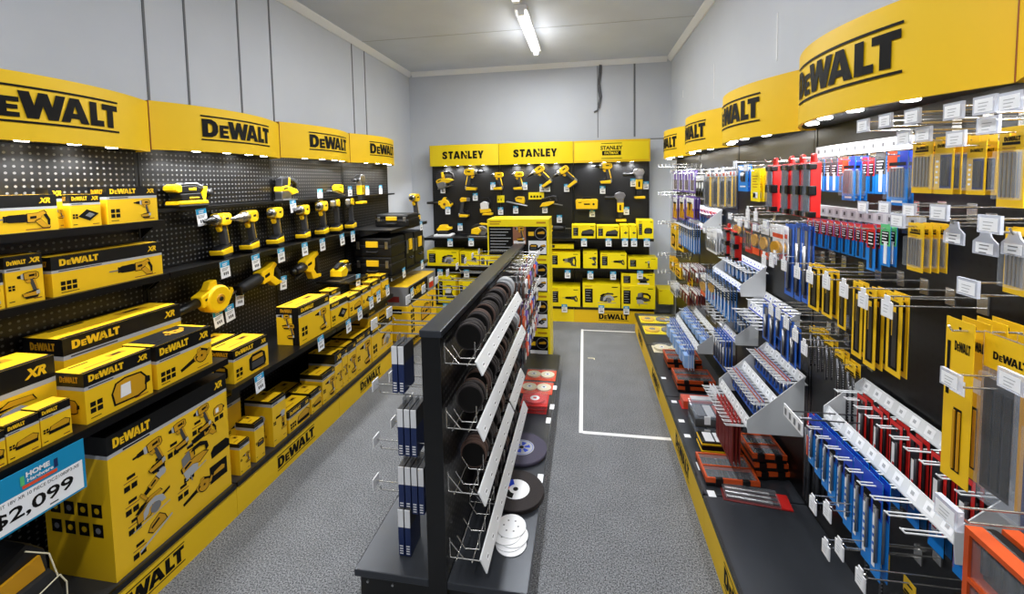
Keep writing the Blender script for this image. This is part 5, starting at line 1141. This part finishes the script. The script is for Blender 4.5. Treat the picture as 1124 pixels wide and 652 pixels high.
def hook(kind, label, x, y, z, tip, group):
    """a peg hook running from the panel at x to its tip towards the aisle"""
    L = x-tip
    if kind not in HK:
        t = thing('peg_hook', label, 'hook', (x,y,z), RIGHT, group)
        MB().tube([(0,-.004,.002),(0,-.199,.002),(0,-.205,.012)], .0021, 'chrome_wire').build('lower_wire', t)
        MB().box(-.014,.014,-.005,-.0008,-.012,.032,'chrome_wire').build('back_clip', t)
        if kind != 'bare':
            MB().tube([(0,-.004,.026),(0,-.212,.026)], .0019, 'chrome_wire').build('upper_wire', t)
            if kind == 'tag':
                MB().box(-.019,.019,-.2150,-.212,-.026,.014,'white').box(-.009,.009,-.2148,-.2122,.014,.028,'white').build('ticket_holder', t)
                mb = MB(); mb.rect(-.015,.015,-.022,.010,-.2156,'paper'); lines(mb,-.009,.004,.018,3,-.216,'grey_strip',.0016,.008); mb.build('ticket', t)
            else:
                MB().box(-.022,.022,-.2175,-.212,.0,.033,'ticket_clear').build('ticket_holder', t)
                mb = MB(); mb.rect(-.018,.018,.004,.028,-.218,'paper'); lines(mb,-.010,.021,.020,3,-.2184,'grey_strip',.0014,.006); mb.build('ticket', t)
        HK[kind] = t; r = t
    else: r = dup(HK[kind], (x,y,z), RIGHT, label, group)
    r.scale = (1, L/.205, 1); return r
rnd = random.Random(3)
def row(rowname, items, hookkind='bare', hx=None, side_from='the far end'):
    """items: (kind, x of the front pack, (l, t, r, b) of its face in the photo, count, short description)"""
    total = len(items)
    for i, (kind, xf, (l,t,r,b), n, desc) in enumerate(items):
        pa, pb = P(l,(t+b)/2,x=xf), P(r,(t+b)/2,x=xf); yc = (pa.y+pb.y)/2
        zt, zbm = P((l+r)/2,t,x=xf).z, P((l+r)/2,b,x=xf).z
        if kind not in TPL: w0, h0 = spec(kind)[:2]
        else: w0, h0 = TPL[kind][1:]
        sx, sz = abs(pa.y-pb.y)/w0, (zt-zbm)/h0
        z = zt-.018*sz
        for j in range(n):
            lab = '%s, %s from far end of %s%s' % (desc, ORD[i], rowname[4:], back(j, n))
            card(kind, lab, (min(xf+j*.016, PEGR-.02), yc+rnd.uniform(-.003,.003), z), 'packs on '+rowname, (sx, sz), twist=rnd.uniform(-.03,.03))
        if hookkind: hook(hookkind if not isinstance(hookkind, dict) else hookkind.get(i,'bare'), 'wire hook carrying packs, %s from far end of %s' % (ORD[i], rowname), PEGR, yc, z, xf-.03, 'wire hooks along '+rowname)
# ---- nearest full bay, top rows
def rail(name_label, y0, y1, z, x=PEGR-.012):
    t = thing('label_rail', name_label, 'label rail', (x, (y0+y1)/2, z), RIGHT, 'white label rails on the hook wall')
    w = y1-y0
    MB().box(-w/2,w/2,-.006,.011,-.018,.022,'rack_grey').build('strip', t)
    mb = MB(); n = int(w/.045)
    for i in range(n): mb.rect(-w/2+w*(i+.18)/n, -w/2+w*(i+.82)/n, -.010, .014, -.0064, 'grey_strip'); mb.rect(-w/2+w*(i+.35)/n, -w/2+w*(i+.6)/n, -.004, .008, -.0068, 'dark_grey')
    mb.build('label_strip', t)
    return t
q0, q1 = P(895,168,x=.91), P(1000,156,x=.91); rail('white label rail above the blue blade packs, top row', q1.y, q0.y, (q0.z+q1.z)/2)
q0, q1 = P(893,228,x=.91), P(1008,250,x=.91); rail('white label rail above the narrow red and blue bit packs', q1.y, q0.y, P(950,238,x=.91).z)
XA = .84
row('the blue pack row', [('bit_blue',XA,(890.5,176,897.3,209.5),2,'narrow blue bit pack'),('bit_blue',XA,(898.2,175.5,904.8,210),2,'narrow blue bit pack'),('bit_blue',XA,(905.5,175,912,210.5),2,'narrow blue bit pack'),('bit_blue',XA,(912.6,174.5,919.5,211),2,'narrow blue bit pack'),('bit_red',XA,(920,174,926,211),2,'narrow red topped bit pack'),
    ('blade_blue',XA-.03,(924.5,172,939,220),3,'wide blue and orange blade pack'),('bit_red',XA,(946.8,173,953,212),2,'narrow red topped bit pack'),('bit_red',XA,(953.6,172.5,960,212.5),2,'narrow red topped bit pack'),('bit_blue',XA,(960.8,168,972,213),2,'white striped blue bit pack'),('blade_blue',XA-.03,(973,166,996,225.5),2,'widest blue and orange blade pack')])
XB = .86
its = []
for i in range(9):
    l = 886+i*7.55; its.append(('bit_red',XB,(l,239+i*.95,l+6.4,268.5+i*2.05),2,'narrow red topped bit pack'))
its += [('bit_red',XB-.02,(951.8,246,961,297),2,'long red topped bit pack'),('bit_green',XB-.01,(966.5,246,977,292),2,'green topped bit pack')]
row('the red topped row', its)
XN = .775
row('the top yellow row', [('blade_yellow',XN,(1001,154,1024,212),3,'yellow pack of silver blades'),('blade_window',XN,(1025,150,1045,213),6,'yellow pack with a dark window'),('blade_window',XN,(1063,156,1083,214),4,'orange edged dark window pack'),('blade_yellow',XN,(1095,139,1126,228),3,'largest yellow blade pack')], {0:'plate',1:'plate',2:'plate',3:'plate'})
for px, py, w_ in ((952,145,'first'),(977,140,'second'),(1007,136,'third'),(1053,131,'fourth'),(1088,125,'fifth'),(1117,122,'last')):
    p = P(px,py,x=XN-.05); hook('plate', 'hook with a clear ticket holder under the big sign, %s from the far end' % w_, PEGR, p.y, p.z, XN-.05, 'ticket hooks under the big sign')
for px, py, w_ in ((949.5,233.5,'first'),(973.5,234.5,'second'),(1001,238,'third')):
    p = P(px,py,x=.80); hook('plate', 'clear ticket hook in front of the red topped row, %s from far end' % w_, PEGR, p.y, p.z, .80, 'ticket hooks over the red topped row')
row('the second yellow row', [('blade_yellow',XN,(996,245,1014,298),4,'yellow pack of four fine blades'),('blade_yellow',XN-.02,(1100,250,1128,323.5),2,'yellow pack of large spade bits')], {0:'plate',1:'plate'})
for px, py, w_ in ((1037,242,'beside the four fine blades'),(1069,325,'alone on the bare black panel')):
    p = P(px,py,x=XN-.05); hook('plate', 'empty hook with a clear ticket holder, '+w_, PEGR, p.y, p.z, XN-.05, 'empty ticket hooks')
for i, (px, pt, pb_, w_) in enumerate(((1047,243,268,'nearer the four fine blades'),(1081.5,252,280,'in the middle of the bare panel'),(1113,254,281,'in front of the large spade bits'))):
    a = P(px,pt,x=.745); b = P(px,pb_,x=.745); h = a.z-b.z
    t = thing('hanging_ticket', 'clear hanging ticket shaped like a flask, '+w_, 'ticket', (.745, a.y, a.z), RIGHT, 'clear hanging tickets')
    w = h*1.05; MB().prism([(-.008,0),(.008,0),(.012,-h*.28),(w/2,-h*.5),(w/2,-h),(-w/2,-h),(-w/2,-h*.5),(-.012,-h*.28)], 0, .003, 'ticket_clear').build('holder', t)
    mb = MB(); mb.rect(-w*.36,w*.36,-h*.94,-h*.52,-.0006,'paper'); lines(mb,-w*.2,-h*.6,w*.4,3,-.001,'mid_grey',.002,.007); mb.build('ticket', t)
    hook('bare', 'bare wire hook carrying a clear hanging ticket, '+w_, PEGR, a.y, a.z-.006, .738, 'hooks of the hanging tickets')
XL3 = .775
row('the long blade row', [('long_blue',XL3,(861.5,246,871,324.6),2,'long blue framed pack'),('long_blue',XL3,(872.5,245,879.5,330),2,'long blue framed pack'),('long_blue',XL3,(880.5,248,888,333),2,'long blue framed pack'),('long_yellow',XL3,(887.5,289.6,899,340),2,'long yellow framed pack'),('long_yellow',XL3,(902.5,295,914,348),2,'long yellow framed pack'),('long_yellow',XL3,(919.7,315,929,361),1,'shorter yellow framed pack'),
    ('long_yellow',XL3,(935,309,946,392),2,'long yellow framed pack'),('long_yellow',XL3,(948.5,316,962,404),3,'long yellow framed pack'),('long_yellow',XL3,(972,321,989,412),2,'widest yellow framed pack')], None)
for i, (px, py, c) in enumerate(((852.5,286,'a red pack'),(863,293,'the first long blue pack'),(877.5,301,'the blue pair'),(891.5,306,'the first long yellow pack'),(910,312,'the second long yellow pack'),(929.5,321,'the shorter yellow pack'),(951,332.5,'the wide yellow pair'),(977.5,342,'the widest yellow pack'))):
    p = P(px,py,x=.735); hook('tag', 'wire hook with a white ticket in front of '+c, PEGR, p.y, p.z+.012, .735, 'white ticket hooks of the long blade row')
XM = .77
row('the blue blade row', [('blue_plain' if False else 'long_blue',XM,(837.5,335,845,374),2,'blue saw blade pack'),('long_blue',XM,(844.5,338,851.5,382),2,'blue saw blade pack'),('long_blue',XM,(852,344,857,372),1,'short blue saw blade pack'),('long_blue',XM,(857.5,350,866,395),2,'blue saw blade pack'),('long_blue',XM,(867,359,874,403),2,'blue saw blade pack')], None)
for i, (px, py) in enumerate(((848.5,342),(856.5,346),(865.5,356.5),(875.5,370),(885.5,385))):
    p = P(px,py,x=.735); hook('tag', 'wire hook with a white ticket beside the blue saw blades, %s from the far end' % ORD[i], PEGR, p.y, p.z+.012, .735, 'white ticket hooks of the blue blade row')
row('the masonry bit row', [('masonry',.87,(888,359,895,368),2,'yellow headed masonry bit'),('masonry',.87,(895.5,361,904.5,371),2,'yellow headed masonry bit'),('masonry',.87,(905,372,914.5,381.5),2,'yellow headed masonry bit'),('masonry',.87,(916,384,926.5,396),2,'yellow headed masonry bit'),('masonry',.87,(927.5,397,939,411.5),2,'yellow headed masonry bit')])
# big yellow clamshells
yk, zk_ = P(1040,420,x=.745).y, P(1030,341,x=.745).z-.02
for i in range(4): card('yellow_combo', 'tall narrow yellow blade card above the near grey tray, %s from the aisle' % ordinal(i+1), (.742+i*.030, yk-.028+.004*i, zk_), 'tall yellow blade cards', (.42,1.02-.03*i), twist=rnd.uniform(-.03,.03))
for i in range(2): card('clear_combo', 'clear clamshell of black blades beside the tall yellow blade cards'+back(i, 2), (.765+i*.045, yk-.105-.01*i, zk_-.01), 'clear blade clamshells', (1,1), twist=rnd.uniform(-.03,.03))
for i in range(2): card('dark_combo', 'dark blade set with a white ticket at the photo edge'+back(i, 2), (.75+i*.03, P(1119,470,x=.75).y-.07, P(1112,425,x=.75).z), 'dark blade sets', (1,.9))
p = P(1051,426,x=.70); hook('plate', 'double hook with a white ticket in front of the large yellow blade sets', PEGR, p.y, p.z, .70, 'ticket hooks of the blade sets')
p = P(1119,430,x=.70); hook('plate', 'double hook with a white ticket at the photo edge beside the dark blade sets', PEGR, p.y, p.z, .70, 'ticket hooks of the blade sets')
hook('bare', 'long black hook holding the large yellow blade sets', PEGR, P(1040,420,x=.745).y-.045, P(1030,341,x=.745).z-.02, .71, 'hooks of the blade sets')
# ---- second bay and beyond, top row
row('the far top row', [('purple',.77,(739,188,744.2,210),2,'purple and white pack'),('purple',.77,(744.8,188,750.2,210.5),2,'purple and white pack'),('purple',.77,(750.8,188,757,211),2,'purple and white pack'),('purple',.77,(757.4,187,763,212),2,'purple and white pack'),('black_bits',.77,(764,192,773,217),3,'black and white bit pack'),
    ('yellow_edge',.76,(773,188,782,228),2,'clear pack with a yellow edge'),('yellow_edge',.76,(782.5,188,790,228),2,'clear pack with a yellow edge'),('yellow_edge',.76,(790.5,187.5,797.5,228),2,'clear pack with a yellow edge'),('yellow_edge',.76,(798,187,805,228),2,'clear pack with a yellow edge'),('blue_plain',.78,(811,181,820.8,210),2,'blue card pack'),('yellow_plain',.76,(824,185,834,221),3,'plain yellow card pack')], {i:'plate' for i in range(11)})
row('the far second row', [('purple_gold',.77,(738,215,744,241),3,'purple and gold pack'),('purple_gold',.77,(744.8,215,752,241.5),3,'purple and gold pack'),('purple_gold',.77,(752.8,216,762.5,240),3,'purple and gold pack'),('yellow_disc',.76,(806,238,815,265),3,'pack with a yellow disc'),('red_mixed',.76,(818,245,825,277),3,'red and yellow bit pack'),('yellow_disc',.76,(826,247,834,279),3,'pack with a yellow disc'),('yellow_disc',.76,(835.5,250,844,283),3,'pack with a yellow disc'),('white_large',.75,(845,247,860,284),2,'large white and red pack')], {i:'plate' for i in range(8)})
for i, (px, py) in enumerate(((823,236),(832,239),(841,287),(849.5,289))):
    p = P(px,py,x=.72); hook('tag', 'wire hook with a white ticket among the yellow disc packs, %s from the far end' % ORD[i], PEGR, p.y, p.z+.012, .72, 'white ticket hooks of the disc packs')
row('the far third row', [('yellow_small',.77,(736,246,743,273),3,'small yellow pack'),('yellow_small',.77,(743.5,248,750,275),3,'small yellow pack'),('clear_small',.75,(776,251,787,277),3,'clear pack with a yellow lid')], {0:'plate',1:'plate',2:'plate'})
row('the far fourth row', [('yellow_small',.77,(734.5,282,740,297),3,'small yellow and black pack'),('yellow_small',.77,(741,290,747,304),3,'small yellow and black pack'),('red_small',.76,(749,291,757,307),4,'small dark red pack'),('red_small',.76,(758,291,766.5,308),4,'small dark red pack'),('yellow_disc',.75,(769,303,777,325),3,'yellow and clear pack'),('yellow_disc',.75,(778,304,786,327),3,'yellow and clear pack')], {i:'plate' for i in range(6)})
row('the far fifth row', [('clear_small',.77,(736,311,742,323),4,'white blister pack'),('red_small',.76,(747,316,756,331),4,'red blister pack'),('red_small',.76,(757,317,766,331),4,'red blister pack'),('yellow_small',.77,(755,300,760,315),1,'small pale yellow card')], {i:'plate' for i in range(4)})
for zi, (py, n) in enumerate(((184,5),(214,3),(246,3),(281,3),(300,3))):
    for i in range(n):
        p = P(724+i*4, py, x=.72); hook('plate', 'empty hook with a clear ticket holder at the corner end, %s of the %s row' % (ORD[i], ('top','second','third','fourth','lowest')[zi]), PEGR, min(p.y, 4.54), p.z, .72, 'empty hooks at the corner end')
# red plastic cases hanging side by side
def red_case(label, loc, w, h, group, d=.034):
    t = thing('plastic_case', label, 'case', loc, RIGHT, group)
    MB().box(-w/2,w/2,-d*.45,d*.5,-h,0,'red').build('tray', t, bevel=.004)
    MB().box(-w/2+.002,w/2-.002,-d*.62,-d*.46,-h+.004,-.004,'clear_dim').build('lid', t, bevel=.003)
    MB().box(-w*.4,w*.4,-d*.455,-d*.452,-h*.9,-h*.1,'dark_grey').build('contents', t)
    for f, k in ((.03,.1),(.42,.17),(.88,.1)): MB().box(w/2-.016,w/2+.004,-d*.68,d*.05,-h*(f+k),-h*f,'black').box(-w/2-.001,-w/2+.014,-d*.66,-d*.3,-h*(f+k),-h*f,'black').build('latch', t, bevel=.003)
    MB().tube([(w*.05,0,-.002),(w*.08,0,.022),(w*.36,0,.022),(w*.4,0,-.002)], .006, 'red', 8).build('handle', t)
    return t
a, b = P(834,182,x=.72), P(834,231,x=.72)
ys = [P(px,205,x=.72).y for px in (842,858.5,870,881.5)]
for i, y in enumerate(ys): red_case('red plastic bit case with black latches, %s of four from far end' % ORD[i], (.745, y, a.z), .056, a.z-b.z, 'red bit cases in the top row'); hook('bare', 'bare hook holding the %s of the four red bit cases' % ORD[i], PEGR, y, a.z+.012, .71, 'hooks of the red bit cases')
a, b = P(790,250,x=.72), P(790,280,x=.72)
for i, px in enumerate((791.5,800)):
    y = P(px,260,x=.72).y; red_case('small red plastic case beside the far grey tray, %s from the far end' % ORD[i], (.755, y, a.z), .065, a.z-b.z, 'small red cases'); hook('bare', 'bare hook holding the %s small red case' % ORD[i], PEGR, y, a.z+.012, .71, 'hooks of the small red cases')
# ---- grey sheet steel label racks
def tray_rack(label, y0, y1, steps, zbot, hooks=None, xb=.912, pitch=.045, nmax=14, stripe=None):
    """steps: (x, z) of each label rail from the back one outwards"""
    t = thing('label_rack', label, 'rack', (xb, (y0+y1)/2, 0), RIGHT, 'grey steel label racks'); w = y1-y0
    xs = steps; xf, zf = xs[-1]; x0, z0 = xs[0]
    pts = [(0, z0+.02),(0, zbot),(xf-xb, zbot),(xf-xb-.004, zf-.012),(xf-xb-.004, zf+.018)]
    for s in (-1,1): MB().sect(pts, s*w/2-.0015, s*w/2+.0015, 'rack_grey').build('end_panel', t)
    for k, (x, z) in enumerate(xs):
        yl = x-xb
        r = MB().sect([(yl-.003,z-.016),(yl+.010,z+.020),(yl+.013,z+.019),(yl+.0,z-.017)], -w/2, w/2, 'rail_white').sect([(yl-.003,z-.016),(yl-.003,z-.020),(yl+.02,z-.020),(yl+.02,z-.016)], -w/2, w/2, 'rail_white').build('label_rail', t)
        mb = MB(); n = max(3, int(w/.05))
        for i in range(n):
            u0 = -w/2+w*(i+.2)/n; u1 = -w/2+w*(i+.78)/n
            def q(u, v): return (u, yl-.0036+.013*v, z-.016+.036*v)
            mb.add([q(u0,.2),q(u1,.2),q(u1,.85),q(u0,.85)], [(0,1,2,3)], 'paper'); mb.add([tuple(Vector(q(u,v))+Vector((0,-.0006,.0002))) for u, v in ((u0*.7+u1*.3,.4),(u0*.35+u1*.65,.4),(u0*.35+u1*.65,.65),(u0*.7+u1*.3,.65))], [(0,1,2,3)], stripe or 'grey_strip')
        if stripe: mb.add([q(-w/2+.01,.02),q(w/2-.01,.02),q(w/2-.01,.16),q(-w/2+.01,.16)], [(0,1,2,3)], stripe)
        mb.build('label_strip', r)
        nh = min(nmax, int(w/pitch)); L = .085
        for i in range(nh):
            u = -w/2+w*(i+.5)/nh
            MB().tube([(u-.006,yl-.001,z-.018),(u-.006,yl-L,z-.018),(u,yl-L-.006,z-.012),(u+.006,yl-L,z-.018),(u+.006,yl-.001,z-.018)], .0021, 'rail_white', 5).build('hook', t)
    return t
def fill_rack(desc, kind, y0, y1, x, z, n, stack, rack, sc=(1,1), scn=None):
    for i in range(n):
        y = y1-(y1-y0)*(i+.5)/n
        f = 1.0 if scn is None else sc[1]+(scn-sc[1])*i/max(n-1,1)
        for j in range(stack): card(kind, '%s, %s from far end, %s%s' % (desc, ORD[i], rack.replace('of the ','of '), back(j, stack)), (x-.05+j*.016, y+rnd.uniform(-.002,.002), z-.018+.002), 'packs in the '+rack, (sc[0], f*1.0 if scn else sc[1]), twist=rnd.uniform(-.05,.05))
# D: nearest rack
tray_rack('longest grey label rack, nearest to the photo corner', 1.04, 1.56, [(.905,.905),(.80,.802)], .74, pitch=.05, nmax=10)
fill_rack('blue white bit pack', 'rack_blue', 1.19, 1.555, .80, .802, 9, 2, 'front rail of near grey rack', (.62,.72), 1.12)
fill_rack('red black bit pack', 'rack_red', 1.055, 1.50, .905, .905, 6, 2, 'back rail of near grey rack', (.72,1.05), 1.15)
# C: three rails
tray_rack('deep grey label rack with three rails, beside the long red hammer bits', 1.935, 2.325, [(.905,.735),(.80,.632),(.692,.53)], .49, pitch=.03, nmax=12)
fill_rack('blue and orange pack', 'orange_rack', 1.96, 2.31, .905, .735, 10, 2, 'back rail of the deep grey rack', (.6,.62))
fill_rack('blue and orange pack', 'orange_rack', 1.96, 2.31, .80, .632, 10, 2, 'middle rail of the deep grey rack', (.6,.62))
fill_rack('dark rust saw pack', 'rust_saw', 1.96, 2.20, .692, .53, 5, 3, 'front rail of the deep grey rack', (.5,1.05))
fill_rack('small clear white pack', 'clear_small', 2.21, 2.32, .692, .53, 3, 2, 'front corner of deep grey rack', (.5,.55))
# others: measured on their rails
def rack_px(label, back_far, back_near, step, drop, nst, zextra=.03, xb=.905, **k):
    a, b = P(*back_far, x=xb), P(*back_near, x=xb); z = (a.z+b.z)/2
    st = [(xb-step*i, z-drop*i) for i in range(nst)]
    y0, y1 = min(a.y,b.y), max(a.y,b.y)
    tray_rack(label, y0, y1, st, st[-1][1]-zextra, **k); return y0, y1, st
y0, y1, st = rack_px('grey label rack just above the middle, with short blue packs inside', (804,277), (839,299), .11, .10, 2, .04, stripe='deep_blue', pitch=.04)
fill_rack('short blue bit pack', 'bit_blue', y0, y1, st[0][0], st[0][1], 7, 2, 'back of the upper middle grey rack', (.8,.62))
fill_rack('blue bit pack', 'bit_blue', y0, y1, st[1][0], st[1][1], 8, 3, 'front of the upper middle grey rack', (.95,1.2))
y0, y1, st = rack_px('small grey label rack between the pale blue packs and the blue blades', (815,343), (831,353), .105, .095, 2, .03, stripe='deep_blue', pitch=.04)
fill_rack('dark blue bit pack', 'bit_blue', y0, y1, st[0][0], st[0][1], 4, 2, 'back of the small grey rack', (.8,.6))
fill_rack('blue bit pack', 'long_blue', y0, y1, st[1][0], st[1][1], 5, 3, 'front of the small grey rack', (.9,.6))
y0, y1, st = rack_px('grey label rack holding pale blue blister packs over the deck', (774,326), (806,350), .105, .09, 3, .03, pitch=.07)
fill_rack('pale blue blister pack', 'pale_blister', y0, y1, st[2][0], st[2][1], 6, 3, 'front of the pale blue rack', (1.1,1.0))
fill_rack('pale blue blister pack', 'pale_blister', y0, y1, st[1][0], st[1][1], 6, 2, 'middle of the pale blue rack', (1.1,.55))
fill_rack('clear bag with blue clips', 'clear_small', y0, y1, st[0][0], st[0][1], 4, 1, 'back of the pale blue rack', (1.1,.7))
y0, y1, st = rack_px('grey label rack farthest along the wall, below the purple packs', (768,226), (791,235), .11, .10, 2, .04, stripe='red', pitch=.05)
fill_rack('small red and blue pack', 'bit_red', y0, y1, st[0][0], st[0][1], 7, 2, 'back of the farthest grey rack', (.9,.55))
fill_rack('blue bit pack', 'bit_blue', y0, y1, st[1][0], st[1][1], 8, 3, 'front of the farthest grey rack', (1.0,1.25))
y0, y1, st = rack_px('low grey label rail rack above the blue saw blades', (838,322), (876,351), .07, .05, 2, .02, stripe='deep_blue', pitch=.05)
# long red hammer bits and low hooks
row('the hammer bit hooks', [('sds_red',.79,(886,456,893.5,478),2,'long red headed hammer bit'),('sds_red',.79,(896,464,903,486),2,'long red headed hammer bit')])
p0, p1 = P(861,452,x=.66), P(881,468,x=.66)
t = thing('label_rail', 'white label rail tilted in front of the deep grey rack beside the hammer bits', 'label rail', (.66, (p0.y+p1.y)/2, (p0.z+p1.z)/2), RIGHT, 'white label rails on the hook wall'); w = abs(p0.y-p1.y)
MB().box(-w/2,w/2,-.002,.002,-.02,.02,'white').build('strip', t)
mb = MB()
for i in range(4): mb.rect(-w/2+w*(i+.25)/4,-w/2+w*(i+.7)/4,-.012,.010,-.003,'mid_grey')
mb.build('label_strip', t); MB().tube([(-w*.4,.002,.0),(-w*.4,PEGR-.662,.0)], .0022, 'dark_steel').tube([(0,.002,0),(0,PEGR-.662,0)], .0022, 'dark_steel').build('arm', t)
for i, (px, py) in enumerate(((896,557),(912,565),(910.5,606),(925.5,606),(949,640))):
    p = P(px,py,x=.70); hook('tag', 'low wire hook with a white ticket over the bare deck, %s from the far end' % ORD[i], PEGR, p.y, p.z+.012, .70, 'low white ticket hooks')
    if i in (1,3,4): card('masonry', 'dark masonry bit on the low hooks over the bare deck, %s from the far end' % ORD[i], (.80, p.y, p.z+.006), 'masonry bits on the low hooks', (1,.8))
# orange bit cases at the photo corner
def orange_case(label, loc, rz, w, d, h, group=None, open_=False):
    """a flat case lying on its back, lid window up"""
    t = thing('bit_case', label, 'bit case', loc, rz, group)
    MB().box(-w/2,w/2,-d/2,d/2,0,h*.5,'black').build('base', t, bevel=.006)
    mb = MB(); f = .009
    for x0,x1,y0,y1 in ((-w/2,w/2,-d/2,-d/2+f),(-w/2,w/2,d/2-f,d/2),(-w/2,-w/2+f,-d/2+f,d/2-f),(w/2-f,w/2,-d/2+f,d/2-f),(-w/2+f,w/2-f,-f*.4,f*.4)): mb.box(x0,x1,y0,y1,h*.45,h,'orange')
    mb.build('lid_frame', t)
    mb = MB(); n = 9
    for i in range(n):
        x = -w/2+f*1.6+(w-f*3.2)*i/(n-1)
        mb.cyl((x,-d*.42,h*.55),(x,-d*.08,h*.55),.0045 if i % 3 else .007,'black' if i % 2 else 'dark_grey',n=6).cyl((x,d*.1,h*.55),(x,d*.4,h*.55),.006,'black' if i % 3 else 'dark_steel',n=6)
    mb.build('bits', t)
    MB().box(-w/2+f,w/2-f,-d/2+f,d/2-f,h*.86,h*.9,'clear').build('window', t)
    for s in (-1,1): MB().box(s*w*.25-.016,s*w*.25+.016,-d/2-.005,-d/2+.012,h*.1,h*1.02,'black').build('latch', t, bevel=.003)
    return t
OX = {0:(1088,606),1:(1112,600)}
for i in range(4):
    t = orange_case('orange bit case standing on edge at the photo corner, %s from the aisle' % ORD[i], (.66+i*.052, .685, .935), 0, .20, .17, .045, 'orange bit cases at the photo corner')
    t.rotation_euler = (PI/2, 0, RIGHT)
p = P(1064,555,x=.60); hook('plate', 'hook with a long white ticket over the orange bit cases at the photo corner', PEGR, .755, 1.045, .585, 'ticket hooks of the orange cases')
# ---- things lying on the right deck
ZD = DECKR+.0006
def dp(px, py): return P(px, py, z=DECKR)
for i, (px, py, w_) in enumerate(((727,351.5,'farther'),(731,363,'nearer'))):
    p = dp(px,py); clam('yellow and white two disc blister pack on the right deck, %s of the pair' % w_, (.69,p.y,ZD), .30, .215, .02, 'lemon', 'yellow_discs', 'yellow disc blister packs')
p = dp(738,384); clam('cream and brown blister pack on the right deck before the orange cases', (.69,p.y,ZD), .28, .15, .03, 'cream', 'discs')
for i, (px, py, k) in enumerate(((750,401,2),(757,424,2))):
    p = dp(px,py)
    for j in range(k): orange_case('orange bit case lying flat, %s of the %s small stack on the right deck' % (('lower','upper')[j], ('farther','nearer')[i]), (.72-.006*j,p.y,ZD+.041*j), 0, .24, .19, .04, 'orange bit cases in small stacks')
p = dp(760,445); t = clam('red blister pack with a white sheet lying past the grey organiser boxes', (.70,p.y,ZD), .24, .10, .05, 'red', None); 
MB().box(-.11,.11,-.045,.045,.002,.046,'red_orange').build('contents_tray', t); MB().rect(-.06,.08,-.03,.03,0,'white').build('sheet', t, loc=(0,0,.0475)).rotation_euler = (-PI/2,0,0)
p = dp(772,474)
for j in range(2):
    t = thing('organiser_box', 'grey clear lidded organiser box, %s of two stacked on the right deck' % ('lower','upper')[j], 'organiser', (.70,p.y,ZD+.072*j), 0, 'grey organiser boxes')
    MB().box(-.12,.12,-.085,.085,0,.045,'dark_grey').build('tray', t, bevel=.006); MB().box(-.12,.12,-.085,.085,.0455,.07,'clear_dim').build('lid', t, bevel=.005)
    mb = MB()
    for q in range(4): mb.box(-.1+q*.05,-.06+q*.05,-.06,.06,.03,.05,('mid_grey','white','red_orange','mid_grey')[q])
    mb.build('contents', t)
    for s in (-1,1): MB().box(s*.06-.015,s*.06+.015,-.091,-.083,.02,.062,'white').build('latch', t)
p = dp(778,494)
for j in range(2):
    t = thing('bit_set_box', 'black bit set box with yellow edge and white packs, %s of the pair' % ('lower','upper')[j], 'box', (.70,p.y,ZD+.036*j), 0, 'black bit set boxes')
    MB().box(-.12,.12,-.05,.05,0,.018,'black').build('base', t); MB().box(-.122,.122,-.052,.052,.0185,.026,'yellow').build('edge_band', t); MB().box(-.118,.118,-.048,.048,.0262,.034,'black').build('lid', t)
    mb = MB()
    for q in range(4): mb.box(-.1+q*.052,-.056+q*.052,-.04,.04,.0341,.0355,'white')
    mb.build('white_packs', t)
p = dp(790,520); orange_case('orange bit case lying flat with open window nearest the bare deck', (.655,p.y,ZD), .0, .23, .19, .04)
for i in range(3):
    p = dp(838,517); orange_case('orange bit case leaning deeper on the shelf deck, %s of three stacked' % ('lowest','middle','topmost')[i], (.845-.004*i,p.y+.02,ZD+.041*i), .12-.05*i, .15, .17, .04, 'orange bit cases deeper on the deck')
p = dp(829,547)
t = thing('blister_pack', 'long clear pack of three silver chisels with a red end, lying on the bare deck', 'blister pack', (p.x,p.y,ZD), -.12)
MB().box(-.135,.135,-.047,.047,0,.002,'dark_red').build('backing_card', t)
mb = MB()
for y in (-.028,0,.028): mb.cyl((-.12,y,.009),(.06,y,.009),.008,'steel',n=8).cyl((.06,y,.009),(.085,y,.009),.005,'dark_steel',n=8)
mb.build('contents', t); MB().box(.09,.133,-.045,.045,.002,.006,'red').build('header', t); MB().box(-.13,.088,-.045,.045,.002,.02,'clear').build('blister', t)
for i, (px, py, w, w_) in enumerate(((728.5,415,.03,'beside the orange stacks'),(740,441,.03,'beside the red pack'),(748,462,.03,'beside the organiser boxes'),(754.5,478.5,.03,'beside the white packs'),(769,512,.06,'beside the open bit case'),(781,542,.04,'beside the chisel pack'))):
    p = dp(px,py); c = MB().box(-.016,.016,-w/2,w/2,0,.0008,'paper').build('shelf_label', loc=(p.x,p.y,DECKR+.0004)); tag(c, 'small white label on the right deck edge '+w_, 'label', 'white labels on the right deck edge')
# ------------------------------------------------------------------ light, camera, view
w = bpy.data.worlds.new('World'); bpy.context.scene.world = w; w.use_nodes = True
w.node_tree.nodes['Background'].inputs[0].default_value = (.93,.96,1,1); w.node_tree.nodes['Background'].inputs[1].default_value = .2
cd = bpy.data.cameras.new('Camera'); cam = bpy.data.objects.new('Camera', cd); COL.objects.link(cam)
cd.sensor_fit = 'HORIZONTAL'; cd.sensor_width = 36; cd.lens = FPX/1124*36; cd.clip_start = .02
cd.shift_x = (562-CXP)/1124; cd.shift_y = (CYP-326)/1124
m = Matrix((AR, AU, -AF)).transposed().to_4x4(); m.translation = EYEV; cam.matrix_world = m
sc = bpy.context.scene; sc.camera = cam
sc.view_settings.view_transform = 'Standard'; sc.view_settings.look = 'None'; sc.view_settings.gamma = 1; sc.view_settings.use_curve_mapping = False
sc.view_settings.exposure = 0.28
